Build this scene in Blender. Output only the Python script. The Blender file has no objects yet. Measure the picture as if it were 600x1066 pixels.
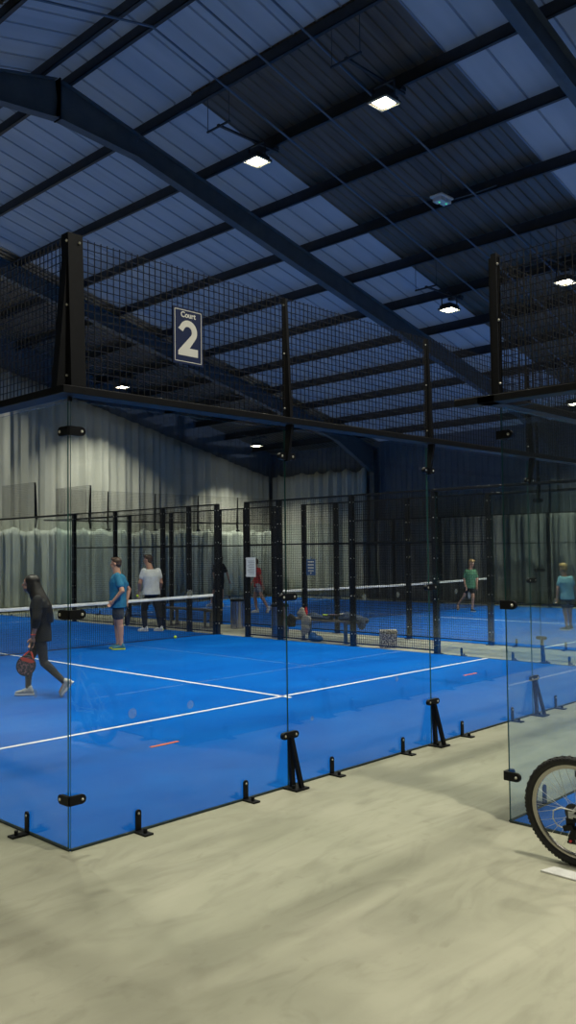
import bpy, bmesh, math, random
from mathutils import Vector, Matrix, noise
random.seed(7)
PI = math.pi
COL = bpy.context.scene.collection
R_ = math.radians

# ------------------------------------------------------------------ materials
def new_mat(name):
    m = bpy.data.materials.new(name); m.use_nodes = True
    nt = m.node_tree
    return m, nt, nt.nodes['Principled BSDF']

def simple(name, col, rough=.6, metal=0., spec=.5, emit=None, estr=0.):
    m, nt, b = new_mat(name)
    b.inputs['Base Color'].default_value = (*col, 1)
    b.inputs['Roughness'].default_value = rough
    b.inputs['Metallic'].default_value = metal
    b.inputs['Specular IOR Level'].default_value = spec
    if emit:
        b.inputs['Emission Color'].default_value = (*emit, 1)
        b.inputs['Emission Strength'].default_value = estr
    return m

def noisy(name, c1, c2, scale=6., detail=6., rough=.7, lo=.3, hi=.7, bump=0., bscale=60., metal=0., stretch=(1, 1, 1), spec=.5, c3=None, scale3=1.):
    m, nt, b = new_mat(name)
    N = nt.nodes; L = nt.links
    tc = N.new('ShaderNodeTexCoord'); mp = N.new('ShaderNodeMapping')
    mp.inputs['Scale'].default_value = stretch
    L.new(tc.outputs['Object'], mp.inputs['Vector'])
    n = N.new('ShaderNodeTexNoise'); n.inputs['Scale'].default_value = scale; n.inputs['Detail'].default_value = detail
    n.inputs['Roughness'].default_value = .6
    L.new(mp.outputs[0], n.inputs['Vector'])
    cr = N.new('ShaderNodeValToRGB'); e = cr.color_ramp.elements
    e[0].position = lo; e[0].color = (*c1, 1); e[1].position = hi; e[1].color = (*c2, 1)
    L.new(n.outputs['Fac'], cr.inputs[0])
    out = cr.outputs[0]
    if c3:
        n3 = N.new('ShaderNodeTexNoise'); n3.inputs['Scale'].default_value = scale3; n3.inputs['Detail'].default_value = 4
        n3.inputs['Distortion'].default_value = 1.2
        L.new(mp.outputs[0], n3.inputs['Vector'])
        r3 = N.new('ShaderNodeValToRGB'); r3.color_ramp.elements[0].position = .5; r3.color_ramp.elements[1].position = .72
        L.new(n3.outputs['Fac'], r3.inputs[0])
        mx = N.new('ShaderNodeMix'); mx.data_type = 'RGBA'
        L.new(r3.outputs[0], mx.inputs['Factor']); L.new(out, mx.inputs[6]); mx.inputs[7].default_value = (*c3, 1)
        out = mx.outputs[2]
    L.new(out, b.inputs['Base Color'])
    b.inputs['Roughness'].default_value = rough; b.inputs['Metallic'].default_value = metal
    b.inputs['Specular IOR Level'].default_value = spec
    if bump:
        nb = N.new('ShaderNodeTexNoise'); nb.inputs['Scale'].default_value = bscale; nb.inputs['Detail'].default_value = 5
        L.new(mp.outputs[0], nb.inputs['Vector'])
        bp = N.new('ShaderNodeBump'); bp.inputs['Strength'].default_value = bump; bp.inputs['Distance'].default_value = .01
        L.new(nb.outputs['Fac'], bp.inputs['Height']); L.new(bp.outputs[0], b.inputs['Normal'])
    return m

def glass_mat(name, tint, refl=1.0):
    m = bpy.data.materials.new(name); m.use_nodes = True
    nt = m.node_tree; N = nt.nodes; L = nt.links; N.clear()
    out = N.new('ShaderNodeOutputMaterial'); mix = N.new('ShaderNodeMixShader')
    tr = N.new('ShaderNodeBsdfTransparent'); tr.inputs[0].default_value = (*tint, 1)
    gl = N.new('ShaderNodeBsdfGlossy'); gl.inputs['Roughness'].default_value = .004; gl.inputs[0].default_value = (.95, .97, 1, 1)
    g = N.new('ShaderNodeNewGeometry'); ma = N.new('ShaderNodeMath'); ma.operation = 'MULTIPLY_ADD'
    ma.inputs[1].default_value = 1 / 1.5 - 1.5; ma.inputs[2].default_value = 1.5
    L.new(g.outputs['Backfacing'], ma.inputs[0])
    fr = N.new('ShaderNodeFresnel'); L.new(ma.outputs[0], fr.inputs['IOR'])
    mu = N.new('ShaderNodeMath'); mu.operation = 'MULTIPLY'; mu.inputs[1].default_value = refl; mu.use_clamp = True
    L.new(fr.outputs[0], mu.inputs[0]); L.new(mu.outputs[0], mix.inputs[0])
    L.new(tr.outputs[0], mix.inputs[1]); L.new(gl.outputs[0], mix.inputs[2]); L.new(mix.outputs[0], out.inputs[0])
    return m

def floor_mat():
    m, nt, b = new_mat('concrete'); N = nt.nodes; L = nt.links
    tc = N.new('ShaderNodeTexCoord')
    def noi(sc, det, dist=0., st=(1, 1, 1), rot=0.):
        mp = N.new('ShaderNodeMapping'); mp.inputs['Scale'].default_value = st; mp.inputs['Rotation'].default_value = (0, 0, rot)
        L.new(tc.outputs['Object'], mp.inputs['Vector'])
        n = N.new('ShaderNodeTexNoise'); n.inputs['Scale'].default_value = sc; n.inputs['Detail'].default_value = det; n.inputs['Distortion'].default_value = dist
        L.new(mp.outputs[0], n.inputs['Vector']); return n.outputs['Fac']
    def ramp(f, a, bb, ca, cb):
        r = N.new('ShaderNodeValToRGB'); e = r.color_ramp.elements
        e[0].position = a; e[1].position = bb; e[0].color = (*ca, 1); e[1].color = (*cb, 1); L.new(f, r.inputs[0]); return r.outputs[0]
    def mul(x, y, f=1.):
        mx = N.new('ShaderNodeMix'); mx.data_type = 'RGBA'; mx.blend_type = 'MULTIPLY'; mx.inputs['Factor'].default_value = f
        L.new(x, mx.inputs[6]); L.new(y, mx.inputs[7]); return mx.outputs[2]
    base = ramp(noi(.9, 5, .6), .3, .72, (.335, .335, .245), (.42, .41, .31))
    trowel = ramp(noi(1.3, 7, 1.6, (.35, 1.6, 1), .75), .28, .62, (.78, .78, .77), (1, 1, 1))
    swirl = ramp(noi(2.6, 8, 2.4, (.5, 1.3, 1), -.5), .3, .5, (.86, .86, .85), (1, 1, 1))
    spots = ramp(noi(7, 3, .4), .26, .34, (.62, .6, .56), (1, 1, 1))
    c = mul(mul(base, trowel), swirl); c = mul(c, spots, .28)
    L.new(c, b.inputs['Base Color'])
    rr = N.new('ShaderNodeMapRange'); rr.inputs[3].default_value = .48; rr.inputs[4].default_value = .72
    L.new(noi(1.7, 6, .8), rr.inputs[0]); L.new(rr.outputs[0], b.inputs['Roughness'])
    b.inputs['Specular IOR Level'].default_value = .3
    bp = N.new('ShaderNodeBump'); bp.inputs['Strength'].default_value = .12; bp.inputs['Distance'].default_value = .01
    L.new(noi(14, 8, .5), bp.inputs['Height']); L.new(bp.outputs[0], b.inputs['Normal'])
    return m

def turf_mat():
    m, nt, b = new_mat('blue_turf'); N = nt.nodes; L = nt.links
    tc = N.new('ShaderNodeTexCoord')
    n = N.new('ShaderNodeTexNoise'); n.inputs['Scale'].default_value = .8; n.inputs['Detail'].default_value = 6; n.inputs['Distortion'].default_value = .8
    L.new(tc.outputs['Object'], n.inputs['Vector'])
    r = N.new('ShaderNodeValToRGB'); e = r.color_ramp.elements
    e[0].position = .3; e[0].color = (.0, .082, .39, 1); e[1].position = .72; e[1].color = (.001, .115, .48, 1)
    L.new(n.outputs['Fac'], r.inputs[0])
    f = N.new('ShaderNodeTexNoise'); f.inputs['Scale'].default_value = 240; f.inputs['Detail'].default_value = 2
    L.new(tc.outputs['Object'], f.inputs['Vector'])
    mr = N.new('ShaderNodeMapRange'); mr.inputs[3].default_value = .8; mr.inputs[4].default_value = 1.15
    L.new(f.outputs['Fac'], mr.inputs[0])
    mx = N.new('ShaderNodeMix'); mx.data_type = 'RGBA'; mx.blend_type = 'MULTIPLY'; mx.inputs['Factor'].default_value = 1
    L.new(r.outputs[0], mx.inputs[6]); L.new(mr.outputs[0], mx.inputs[7]); L.new(mx.outputs[2], b.inputs['Base Color'])
    b.inputs['Roughness'].default_value = .85; b.inputs['Specular IOR Level'].default_value = .05
    bp = N.new('ShaderNodeBump'); bp.inputs['Strength'].default_value = .3; bp.inputs['Distance'].default_value = .004
    L.new(f.outputs['Fac'], bp.inputs['Height']); L.new(bp.outputs[0], b.inputs['Normal'])
    return m

def sheet_mat(name, c1, c2, transl, rough=.5):
    """translucent roof sheet: dusk sky shines through it"""
    m = bpy.data.materials.new(name); m.use_nodes = True
    nt = m.node_tree; N = nt.nodes; L = nt.links
    b = N['Principled BSDF']; out = N['Material Output']
    tc = N.new('ShaderNodeTexCoord'); n = N.new('ShaderNodeTexNoise'); n.inputs['Scale'].default_value = 1.2
    mp = N.new('ShaderNodeMapping'); mp.inputs['Scale'].default_value = (.25, 2.5, 1)
    L.new(tc.outputs['Object'], mp.inputs[0]); L.new(mp.outputs[0], n.inputs['Vector'])
    r = N.new('ShaderNodeValToRGB'); e = r.color_ramp.elements; e[0].position = .3; e[1].position = .7
    e[0].color = (*c1, 1); e[1].color = (*c2, 1); L.new(n.outputs['Fac'], r.inputs[0])
    L.new(r.outputs[0], b.inputs['Base Color']); b.inputs['Roughness'].default_value = rough
    t = N.new('ShaderNodeBsdfTranslucent'); L.new(r.outputs[0], t.inputs[0])
    mx = N.new('ShaderNodeMixShader'); mx.inputs[0].default_value = transl
    L.new(b.outputs[0], mx.inputs[1]); L.new(t.outputs[0], mx.inputs[2]); L.new(mx.outputs[0], out.inputs[0])
    return m

M = dict(
    concrete=floor_mat(), turf=turf_mat(),
    glass=glass_mat('court_glass', (.945, .975, .965), 1.0),
    glass_edge=simple('glass_edge', (.03, .10, .09), .15), strip=simple('base_gasket', (.008, .02, .022), .4),
    white_line=noisy('court_line_white', (.66, .68, .7), (.85, .86, .86), 9, 5, .8),
    orange=simple('orange_mark', (.85, .16, .03), .8),
    black=noisy('black_powder_coat', (.003, .0035, .0045), (.006, .0065, .008), 30, 2, .5, spec=.22),
    wire=simple('mesh_wire', (.022, .021, .019), .42, .4),
    bolt=simple('bolt_zinc', (.6, .58, .5), .35, .8),
    steel=noisy('painted_steel', (.055, .075, .092), (.085, .11, .13), 3, 6, .55, metal=.0),
    steel_dark=noisy('dark_purlin_steel', (.022, .025, .03), (.04, .045, .055), 4, 5, .5),
    rod=simple('galvanised_rod', (.09, .14, .21), .4, .3),
    liner=sheet_mat('roof_light_sheet', (.36, .42, .5), (.44, .5, .58), .35),
    dark_sheet=noisy('dark_roof_sheet', (.075, .06, .045), (.15, .125, .10), 1.5, 5, .34, stretch=(.2, 4, 1)),
    wall=noisy('wall_cladding', (.10, .12, .15), (.14, .16, .19), 2, 4, .6),
    wall_pale=noisy('pale_wall_cladding', (.34, .35, .34), (.42, .43, .41), 2, 4, .6),
    curtain=noisy('grey_curtain', (.42, .43, .38), (.56, .56, .49), 1.4, 5, .85, stretch=(1, 1, .4)),
    curtain_low=noisy('dusty_curtain', (.36, .38, .34), (.55, .57, .51), 1.6, 5, .85, stretch=(1, 1, .5)),
    curtain_dark=noisy('charcoal_curtain', (.19, .19, .18), (.32, .32, .30), 1.6, 5, .85, stretch=(1, 1, .4)),
    net=simple('net_cord', (.01, .011, .014), .7),
    band=noisy('net_band', (.7, .71, .7), (.85, .85, .83), 12, 3, .7),
    lens=simple('lamp_lens', (1, .95, .8), .4, emit=(1, .9, .66), estr=34),
    housing=simple('lamp_housing', (.05, .055, .06), .4, .5),
    lamp_rim=simple('lamp_rim', (.62, .6, .5), .35, .3),
    sign_blue=simple('sign_blue', (.004, .015, .07), .5),
    sign_white=simple('sign_white', (.78, .77, .70), .55),
    skin=noisy('skin_light', (.48, .25, .165), (.56, .30, .20), 20, 3, .5),
    skin2=noisy('skin_tan', (.42, .21, .13), (.50, .26, .165), 20, 3, .5),
    hair_black=noisy('hair_black', (.007, .006, .006), (.02, .016, .014), 60, 4, .45, stretch=(4, 4, .6)),
    hair_brown=noisy('hair_brown', (.04, .022, .012), (.09, .05, .028), 60, 4, .5, stretch=(4, 4, 1)),
    hair_blond=noisy('hair_blond', (.30, .17, .06), (.48, .30, .12), 60, 4, .5, stretch=(4, 4, 1)),
    eye_white=simple('eye_white', (.75, .73, .7), .3), lip=simple('lips', (.35, .10, .08), .5),
    black_cloth=noisy('black_cloth', (.004, .0045, .006), (.011, .012, .015), 14, 5, .85, bump=.3, bscale=18),
    navy_cloth=noisy('charcoal_leggings', (.005, .008, .018), (.010, .014, .03), 14, 5, .8, bump=.2, bscale=18),
    teal_cloth=noisy('teal_cloth', (.01, .14, .26), (.02, .19, .33), 12, 5, .8, bump=.4, bscale=14),
    white_cloth=noisy('white_cloth', (.62, .63, .62), (.78, .79, .77), 12, 5, .8, bump=.4, bscale=14),
    green_cloth=noisy('green_cloth', (.05, .16, .085), (.10, .25, .14), 16, 5, .8, bump=.4, bscale=16),
    sky_cloth=noisy('pale_blue_cloth', (.16, .33, .42), (.22, .41, .50), 12, 5, .8, bump=.4, bscale=14),
    red_cloth=noisy('red_cloth', (.45, .015, .02), (.6, .03, .03), 12, 5, .8),
    shorts_grey=noisy('dark_grey_shorts', (.03, .035, .04), (.055, .06, .068), 12, 5, .85),
    shorts_pale=noisy('pale_grey_shorts', (.35, .34, .34), (.45, .44, .43), 12, 5, .85),
    shoe_white=simple('shoe_white', (.62, .63, .62), .6), shoe_grey=noisy('shoe_grey', (.25, .26, .26), (.45, .46, .45), 40, 3, .6),
    shoe_teal=simple('shoe_teal', (.03, .16, .22), .6), shoe_black=simple('shoe_black', (.015, .016, .02), .6),
    yellow=simple('neon_yellow', (.62, .72, .03), .6), ball=noisy('tennis_ball', (.5, .7, .02), (.62, .82, .05), 60, 3, .9),
    racket_red=simple('racket_coral', (.75, .07, .04), .4), racket_face=noisy('racket_face', (.02, .022, .03), (.35, .16, .16), 38, 2, .5, lo=.46, hi=.62),
    racket_black=simple('racket_black', (.012, .012, .015), .4),
    bench=noisy('bench_wood', (.10, .09, .08), (.17, .15, .125), 5, 6, .7, stretch=(1, .2, 1)),
    bench_leg=simple('bench_leg', (.05, .09, .16), .5, .2), bench_leg2=simple('bench_leg_bare', (.32, .29, .22), .5, .2),
    inox=simple('brushed_steel', (.42, .40, .42), .22, .95),
    paper=simple('paper', (.72, .72, .68), .8), notice_blue=simple('notice_blue', (.03, .10, .30), .6),
    mosaic=noisy('printed_box', (.09, .07, .06), (.55, .49, .38), 38, 1, .8, lo=.46, hi=.54),
    beige=noisy('beige_cloth', (.30, .27, .22), (.42, .39, .33), 16, 5, .9), denim=noisy('denim_cloth', (.02, .035, .07), (.05, .075, .13), 16, 5, .9),
    blue_bag=simple('blue_bag', (.01, .10, .33), .6),
    tyre=noisy('tyre_rubber', (.012, .012, .012), (.022, .022, .022), 50, 3, .75), rim=simple('alloy_rim', (.42, .40, .37), .25, .9),
    spoke=simple('spoke_steel', (.6, .6, .58), .3, .9), alloy=simple('alloy', (.45, .45, .46), .3, .9),
    cable=simple('cable_housing', (.62, .62, .58), .4), frame_paint=simple('bike_frame_paint', (.50, .51, .52), .3, .2),
    red_part=simple('red_anodised', (.6, .02, .03), .35), plate=noisy('white_plate', (.55, .55, .52), (.68, .68, .64), 20, 3, .6),
    smudge=None, led=simple('green_led', (0, .6, .2), .5, emit=(.05, 1, .3), estr=1.5), unit=simple('unit_white', (.55, .58, .62), .5),
    trim_dark=simple('trim_dark', (.03, .033, .04), .6), seam=simple('seam_dark', (.22, .26, .32), .6),
)
def smudge_mat():
    m = bpy.data.materials.new('dusty_ball_print'); m.use_nodes = True
    nt = m.node_tree; N = nt.nodes; L = nt.links; N.clear()
    out = N.new('ShaderNodeOutputMaterial'); mix = N.new('ShaderNodeMixShader'); mix.inputs[0].default_value = .17
    tr = N.new('ShaderNodeBsdfTransparent'); d = N.new('ShaderNodeBsdfDiffuse'); d.inputs[0].default_value = (.6, .62, .65, 1)
    L.new(tr.outputs[0], mix.inputs[1]); L.new(d.outputs[0], mix.inputs[2]); L.new(mix.outputs[0], out.inputs[0]); return m
M['smudge'] = smudge_mat()

# ------------------------------------------------------------------ mesh building
class MB:
    def __init__(s): s.v = []; s.f = []; s.m = []
    def add(s, vs, fs, mi=0):
        o = len(s.v); s.v += [tuple(v) for v in vs]; s.f += [tuple(i + o for i in f) for f in fs]; s.m += [mi] * len(fs); return s
    def box(s, a, b, mi=0, mat=None):
        (x0, y0, z0), (x1, y1, z1) = a, b
        vs = [Vector(p) for p in ((x0, y0, z0), (x1, y0, z0), (x1, y1, z0), (x0, y1, z0), (x0, y0, z1), (x1, y0, z1), (x1, y1, z1), (x0, y1, z1))]
        if mat: vs = [mat @ v for v in vs]
        return s.add(vs, [(0, 3, 2, 1), (4, 5, 6, 7), (0, 1, 5, 4), (1, 2, 6, 5), (2, 3, 7, 6), (3, 0, 4, 7)], mi)
    def prism(s, poly, fn, t0, t1, mi=0):
        """poly: 2D points, fn(u,v,t)->xyz"""
        n = len(poly)
        vs = [fn(u, v, t0) for u, v in poly] + [fn(u, v, t1) for u, v in poly]
        fs = [tuple(range(n)), tuple(range(2 * n - 1, n - 1, -1))] + [(i + n, (i + 1) % n + n, (i + 1) % n, i) for i in range(n)]
        return s.add(vs, fs, mi)
    def tube(s, pts, r, n=8, mi=0, closed=False, caps=True):
        pts = [Vector(p) for p in pts]; k = len(pts)
        rs = r if isinstance(r, (list, tuple)) else [r] * k
        up = None; vs = []; rings = []
        for i, p in enumerate(pts):
            a = pts[i - 1] if (i > 0 or closed) else p; b = pts[(i + 1) % k] if (i < k - 1 or closed) else p
            t = (b - a).normalized() if (b - a).length > 1e-9 else Vector((0, 0, 1))
            if up is None: up = Vector((0, 0, 1)) if abs(t.z) < .9 else Vector((1, 0, 0))
            x = t.cross(up)
            if x.length < 1e-6: x = t.cross(Vector((0, 1, 0)))
            x.normalize(); y = x.cross(t).normalized(); up = y
            for j in range(n):
                q = 2 * PI * (j + .5) / n
                vs.append(p + rs[i] * (math.cos(q) * x + math.sin(q) * y))
        fs = []
        for i in range(k if closed else k - 1):
            for j in range(n):
                a = i * n + j; b = i * n + (j + 1) % n; c = ((i + 1) % k) * n + (j + 1) % n; d = ((i + 1) % k) * n + j
                fs.append((a, d, c, b))
        if caps and not closed:
            fs.append(tuple(range(n))); fs.append(tuple((k - 1) * n + j for j in range(n - 1, -1, -1)))
        return s.add(vs, fs, mi)
    def lathe(s, prof, c, n=24, mi=0, mat=None):
        vs = []; fs = []
        for r, z in prof:
            for j in range(n):
                q = 2 * PI * j / n; v = Vector((r * math.cos(q), r * math.sin(q), z))
                if mat: v = mat @ v
                vs.append(v + Vector(c))
        for i in range(len(prof) - 1):
            for j in range(n):
                fs.append((i * n + j, i * n + (j + 1) % n, (i + 1) * n + (j + 1) % n, (i + 1) * n + j))
        fs.append(tuple(range(n - 1, -1, -1))); fs.append(tuple((len(prof) - 1) * n + j for j in range(n)))
        return s.add(vs, fs, mi)
    def ell(s, c, r, rot=None, n=14, mi=0):
        if not isinstance(r, (tuple, list)): r = (r, r, r)
        vs = []; fs = []; k = n // 2 + 1
        for i in range(1, k):
            th = PI * i / k
            for j in range(n):
                ph = 2 * PI * j / n
                v = Vector((r[0] * math.sin(th) * math.cos(ph), r[1] * math.sin(th) * math.sin(ph), r[2] * math.cos(th)))
                vs.append(v)
        vs += [Vector((0, 0, r[2])), Vector((0, 0, -r[2]))]
        if rot: vs = [rot @ v for v in vs]
        vs = [v + Vector(c) for v in vs]; t = (k - 1) * n
        for i in range(k - 2):
            for j in range(n): fs.append((i * n + j, (i + 1) * n + j, (i + 1) * n + (j + 1) % n, i * n + (j + 1) % n))
        for j in range(n): fs.append((t, j, (j + 1) % n)); fs.append((t + 1, (k - 2) * n + (j + 1) % n, (k - 2) * n + j))
        return s.add(vs, fs, mi)
    def cap(s, a, b, ra, rb, n=12, mi=0):
        """tapered limb with round ends"""
        a = Vector(a); b = Vector(b); d = (b - a); Ln = max(d.length, 1e-5); t = d / Ln
        pts = []; rs = []
        for q in (-85, -60, -30): pts.append(a + t * ra * math.sin(R_(q))); rs.append(ra * math.cos(R_(q)))
        for k in range(7):
            f = k / 6; pts.append(a + d * f); rs.append(ra + (rb - ra) * f)
        for q in (30, 60, 85): pts.append(b + t * rb * math.sin(R_(q))); rs.append(rb * math.cos(R_(q)))
        return s.tube(pts, rs, n, mi)
    def loft(s, secs, n=20, mi=0, power=2.):
        """secs: (center, a_vec, b_vec) elliptical sections"""
        vs = []; fs = []
        for c, a, b in secs:
            c, a, b = Vector(c), Vector(a), Vector(b)
            for j in range(n):
                q = 2 * PI * j / n; cc = math.cos(q); ss = math.sin(q)
                vs.append(c + a * math.copysign(abs(cc) ** (2 / power), cc) + b * math.copysign(abs(ss) ** (2 / power), ss))
        for i in range(len(secs) - 1):
            for j in range(n): fs.append((i * n + j, i * n + (j + 1) % n, (i + 1) * n + (j + 1) % n, (i + 1) * n + j))
        fs.append(tuple(range(n - 1, -1, -1))); fs.append(tuple((len(secs) - 1) * n + j for j in range(n)))
        return s.add(vs, fs, mi)
    def mesh(s, name):
        me = bpy.data.meshes.new(name); me.from_pydata(s.v, [], s.f); me.update(); return me
    def build(s, name, mats, parent=None, smooth=False, bevel=0., loc=None):
        if not isinstance(mats, (list, tuple)): mats = [mats]
        me = s.mesh(name)
        for m in mats: me.materials.append(m)
        me.polygons.foreach_set('material_index', s.m)
        bm = bmesh.new(); bm.from_mesh(me); bmesh.ops.recalc_face_normals(bm, faces=bm.faces); bm.to_mesh(me); bm.free()
        if smooth:
            me.polygons.foreach_set('use_smooth', [True] * len(me.polygons))
            try: me.set_sharp_from_angle(angle=R_(38))
            except Exception: pass
        o = bpy.data.objects.new(name, me); COL.objects.link(o)
        if parent: o.parent = parent
        if loc: o.location = loc
        if bevel:
            b = o.modifiers.new('b', 'BEVEL'); b.width = bevel; b.segments = 2; b.limit_method = 'ANGLE'; b.angle_limit = R_(40)
        return o
    def blob(s, name, mat, parent=None, voxel=.01, smooth=4, loc=None):
        """fuse the overlapping shapes into one continuous skin"""
        me = s.mesh('t'); o = bpy.data.objects.new('t', me); COL.objects.link(o)
        rm = o.modifiers.new('r', 'REMESH'); rm.mode = 'VOXEL'; rm.voxel_size = voxel
        sm = o.modifiers.new('s', 'SMOOTH'); sm.iterations = smooth; sm.factor = .5
        dg = bpy.context.evaluated_depsgraph_get(); dg.update()
        m2 = bpy.data.meshes.new_from_object(o.evaluated_get(dg)); bpy.data.objects.remove(o); bpy.data.meshes.remove(me)
        m2.name = name; m2.materials.clear(); m2.materials.append(mat)
        m2.polygons.foreach_set('material_index', [0] * len(m2.polygons))
        m2.polygons.foreach_set('use_smooth', [True] * len(m2.polygons))
        r = bpy.data.objects.new(name, m2); COL.objects.link(r)
        if parent: r.parent = parent
        if loc: r.location = loc
        return r

def tag(o, label, cat, group=None, kind=None):
    o['label'] = label; o['category'] = cat
    if group: o['group'] = group
    if kind: o['kind'] = kind
    return o
def thing(name, label, cat, loc=(0, 0, 0), rz=0., group=None):
    o = bpy.data.objects.new(name, None); o.empty_display_size = .1; COL.objects.link(o)
    o.location = loc; o.rotation_euler = (0, 0, rz)
    return tag(o, label, cat, group)
def struct(o): o['kind'] = 'structure'; return o
def copy_tree(o, parent=None):
    c = o.copy(); COL.objects.link(c)
    if parent: c.parent = parent
    for ch in list(o.children): copy_tree(ch, c)
    return c
ORD = ['first', 'second', 'third', 'fourth', 'fifth', 'sixth', 'seventh', 'eighth', 'ninth', 'tenth', 'eleventh', 'twelfth', 'thirteenth', 'fourteenth']

# ------------------------------------------------------------------ building shell
RX, RZ, SL = 4.94, 10.0, .241          # ridge x, rafter centre height at the ridge, slope
FY = [-14.16, -6.66, .84, 8.34, 15.84]
XR, XL = 23.6, -13.72
YF, YN = 21.8, -24.
def roofz(x, off=0.): return RZ + off - SL * abs(x - RX)

mb = MB(); mb.box((XL, YN, -.1), (XR, YF, 0)); struct(mb.build('floor', M['concrete']))
def wall(name, a, b, mat, ridge=False, parent=None):
    mb = MB(); (x0, y0), (x1, y1) = a, b
    n = 60; d = Vector((x1 - x0, y1 - y0)); L = d.length; d /= L; nn = Vector((d.y, -d.x))
    # trapezoidal cladding: vertical ribs with thickness
    k = max(2, int(L / .25)); pts = []
    for i in range(k):
        for t, o in ((0, 0), (.6, 0), (.7, .03), (.9, .03)):
            s = (i + t) * L / k; pts.append((s, o))
    pts.append((L, 0))
    vs = []
    for s, o in pts:
        p = Vector((x0, y0)) + d * s + nn * (-o)
        top = roofz(p.x, .545) if ridge else roofz(XR, .545)
        vs += [(p.x, p.y, 0), (p.x, p.y, top)]
    fs = [(2 * i, 2 * i + 2, 2 * i + 3, 2 * i + 1) for i in range(len(pts) - 1)]
    m = len(vs); vs2 = [(v[0] - nn.x * .12, v[1] - nn.y * .12, v[2]) for v in vs]
    mb.add(vs, fs); mb.add(vs2, fs)
    return struct(mb.build(name, mat, parent))
wall('wall_far', (XR, YF), (XL, YF), M['wall'], True)
wall('wall_right', (XR, YN), (XR, YF), M['wall'])
wall('wall_left', (XL, YF), (XL, YN), M['wall_pale'])
wall('wall_near', (XL, YN), (XR, YN), M['wall_pale'], True)
mb = MB(); mb.box((XR - .14, YN, 0), (XR - .06, YF - .5, .42)); struct(mb.build('baseboard_right', M['trim_dark']))

PUR = [5.2 + 1.56 * i for i in range(12)]
PURL = [2 * RX - x for x in PUR]
# roof: pale translucent sheets, with darker profiled strips set in the middle of every frame bay
def slope_pts(x): return roofz(x, .56)
def ribbed(x0, x1, y0, y1, pitch, h, off, mat, name, parent=None):
    mb = MB(); k = max(1, round((y1 - y0) / pitch)); vs = []
    prof = []
    for i in range(k):
        for t, o in (((0, 0), (.93, 0), (.94, -.02), (.99, -.02)) if mat is M['liner'] else ((0, 0), (.72, 0), (.80, -h), (.92, -h))): prof.append((y0 + (i + t) * (y1 - y0) / k, o))
    prof.append((y1, 0))
    for y, o in prof: vs += [(x0, y, roofz(x0, off) + o), (x1, y, roofz(x1, off) + o), (x0, y, roofz(x0, off) + o + .03), (x1, y, roofz(x1, off) + o + .03)]
    fs = []
    for i in range(len(prof) - 1):
        a = 4 * i; fs += [(a, a + 1, a + 5, a + 4)]
        if mat is not M['liner']: fs += [(a + 2, a + 6, a + 7, a + 3)]
    fs2 = [f for f in fs]
    mb.add(vs, fs2)
    if mat is M['liner']:
        mb.m = [1 if i % 4 == 2 else 0 for i in range(len(fs2))]
        return mb.build(name, [mat, M['seam']], parent)
    return mb.build(name, mat, parent)
ceil = bpy.data.objects.new('ceiling', None); COL.objects.link(ceil); struct(ceil)
for side in (1, -1):
    xe = XR if side > 0 else XL
    xd = RX + side * (PUR[1] - RX)       # dark strips start at the second purlin
    for a, b in zip([FY[0] - 7.5] + FY, FY + [FY[-1] + 7.5]):
        b2 = min(b, YF); a2 = max(a, YN)
        d0, d1 = a + 1.7, min(b - 1.45, YF)
        if a == FY[3]: d0 = d1 = b2
        if a == FY[4]: d0, d1 = a, b2
        ribbed(RX, xd, a2, b2, .5, .025, .56, M['liner'], 'roof_sheet', ceil)
        if min(d0, b2) > a2: ribbed(xd, xe, a2, d0, .5, .025, .56, M['liner'], 'roof_sheet', ceil)
        if d1 > max(d0, a2): ribbed(xd, xe, max(d0, a2), d1, .2, .022, .56, M['dark_sheet'], 'roof_light_strip', ceil)
        if b2 > d1: ribbed(xd, xe, d1, b2, .5, .025, .56, M['liner'], 'roof_sheet', ceil)

# purlins: Z sections running the length of the hall
def purlin(x, label):
    mb = MB(); z0 = roofz(x, .27); sg = 1 if x > RX else -1; w = .07; h = .24; t = .012
    mb.box((x - t / 2, YN, z0), (x + t / 2, YF, z0 + h))
    mb.box((x - w, YN, z0), (x, YF, z0 + t)); mb.box((x, YN, z0 + h - t), (x + w, YF, z0 + h))
    mb.box((x - w, YN, z0), (x - w + t, YF, z0 + .025)); mb.box((x + w - t, YN, z0 + h - .025), (x + w, YF, z0 + h))
    tag(mb.build('roof_purlin', M['steel_dark']), label, 'purlin', 'steel purlins under the roof')
for i, x in enumerate(PUR): purlin(x, f'dark steel purlin on the curtain-side roof slope, {ORD[i]} down from the ridge' if i else 'dark steel ridge purlin on the slope that falls to the wide curtains')
for i, x in enumerate(PURL[:8]): purlin(x, f'dark steel purlin on the opposite roof slope, {ORD[i]} down from ridge' if i else 'dark steel ridge purlin on the slope where the glare comes in')

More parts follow.
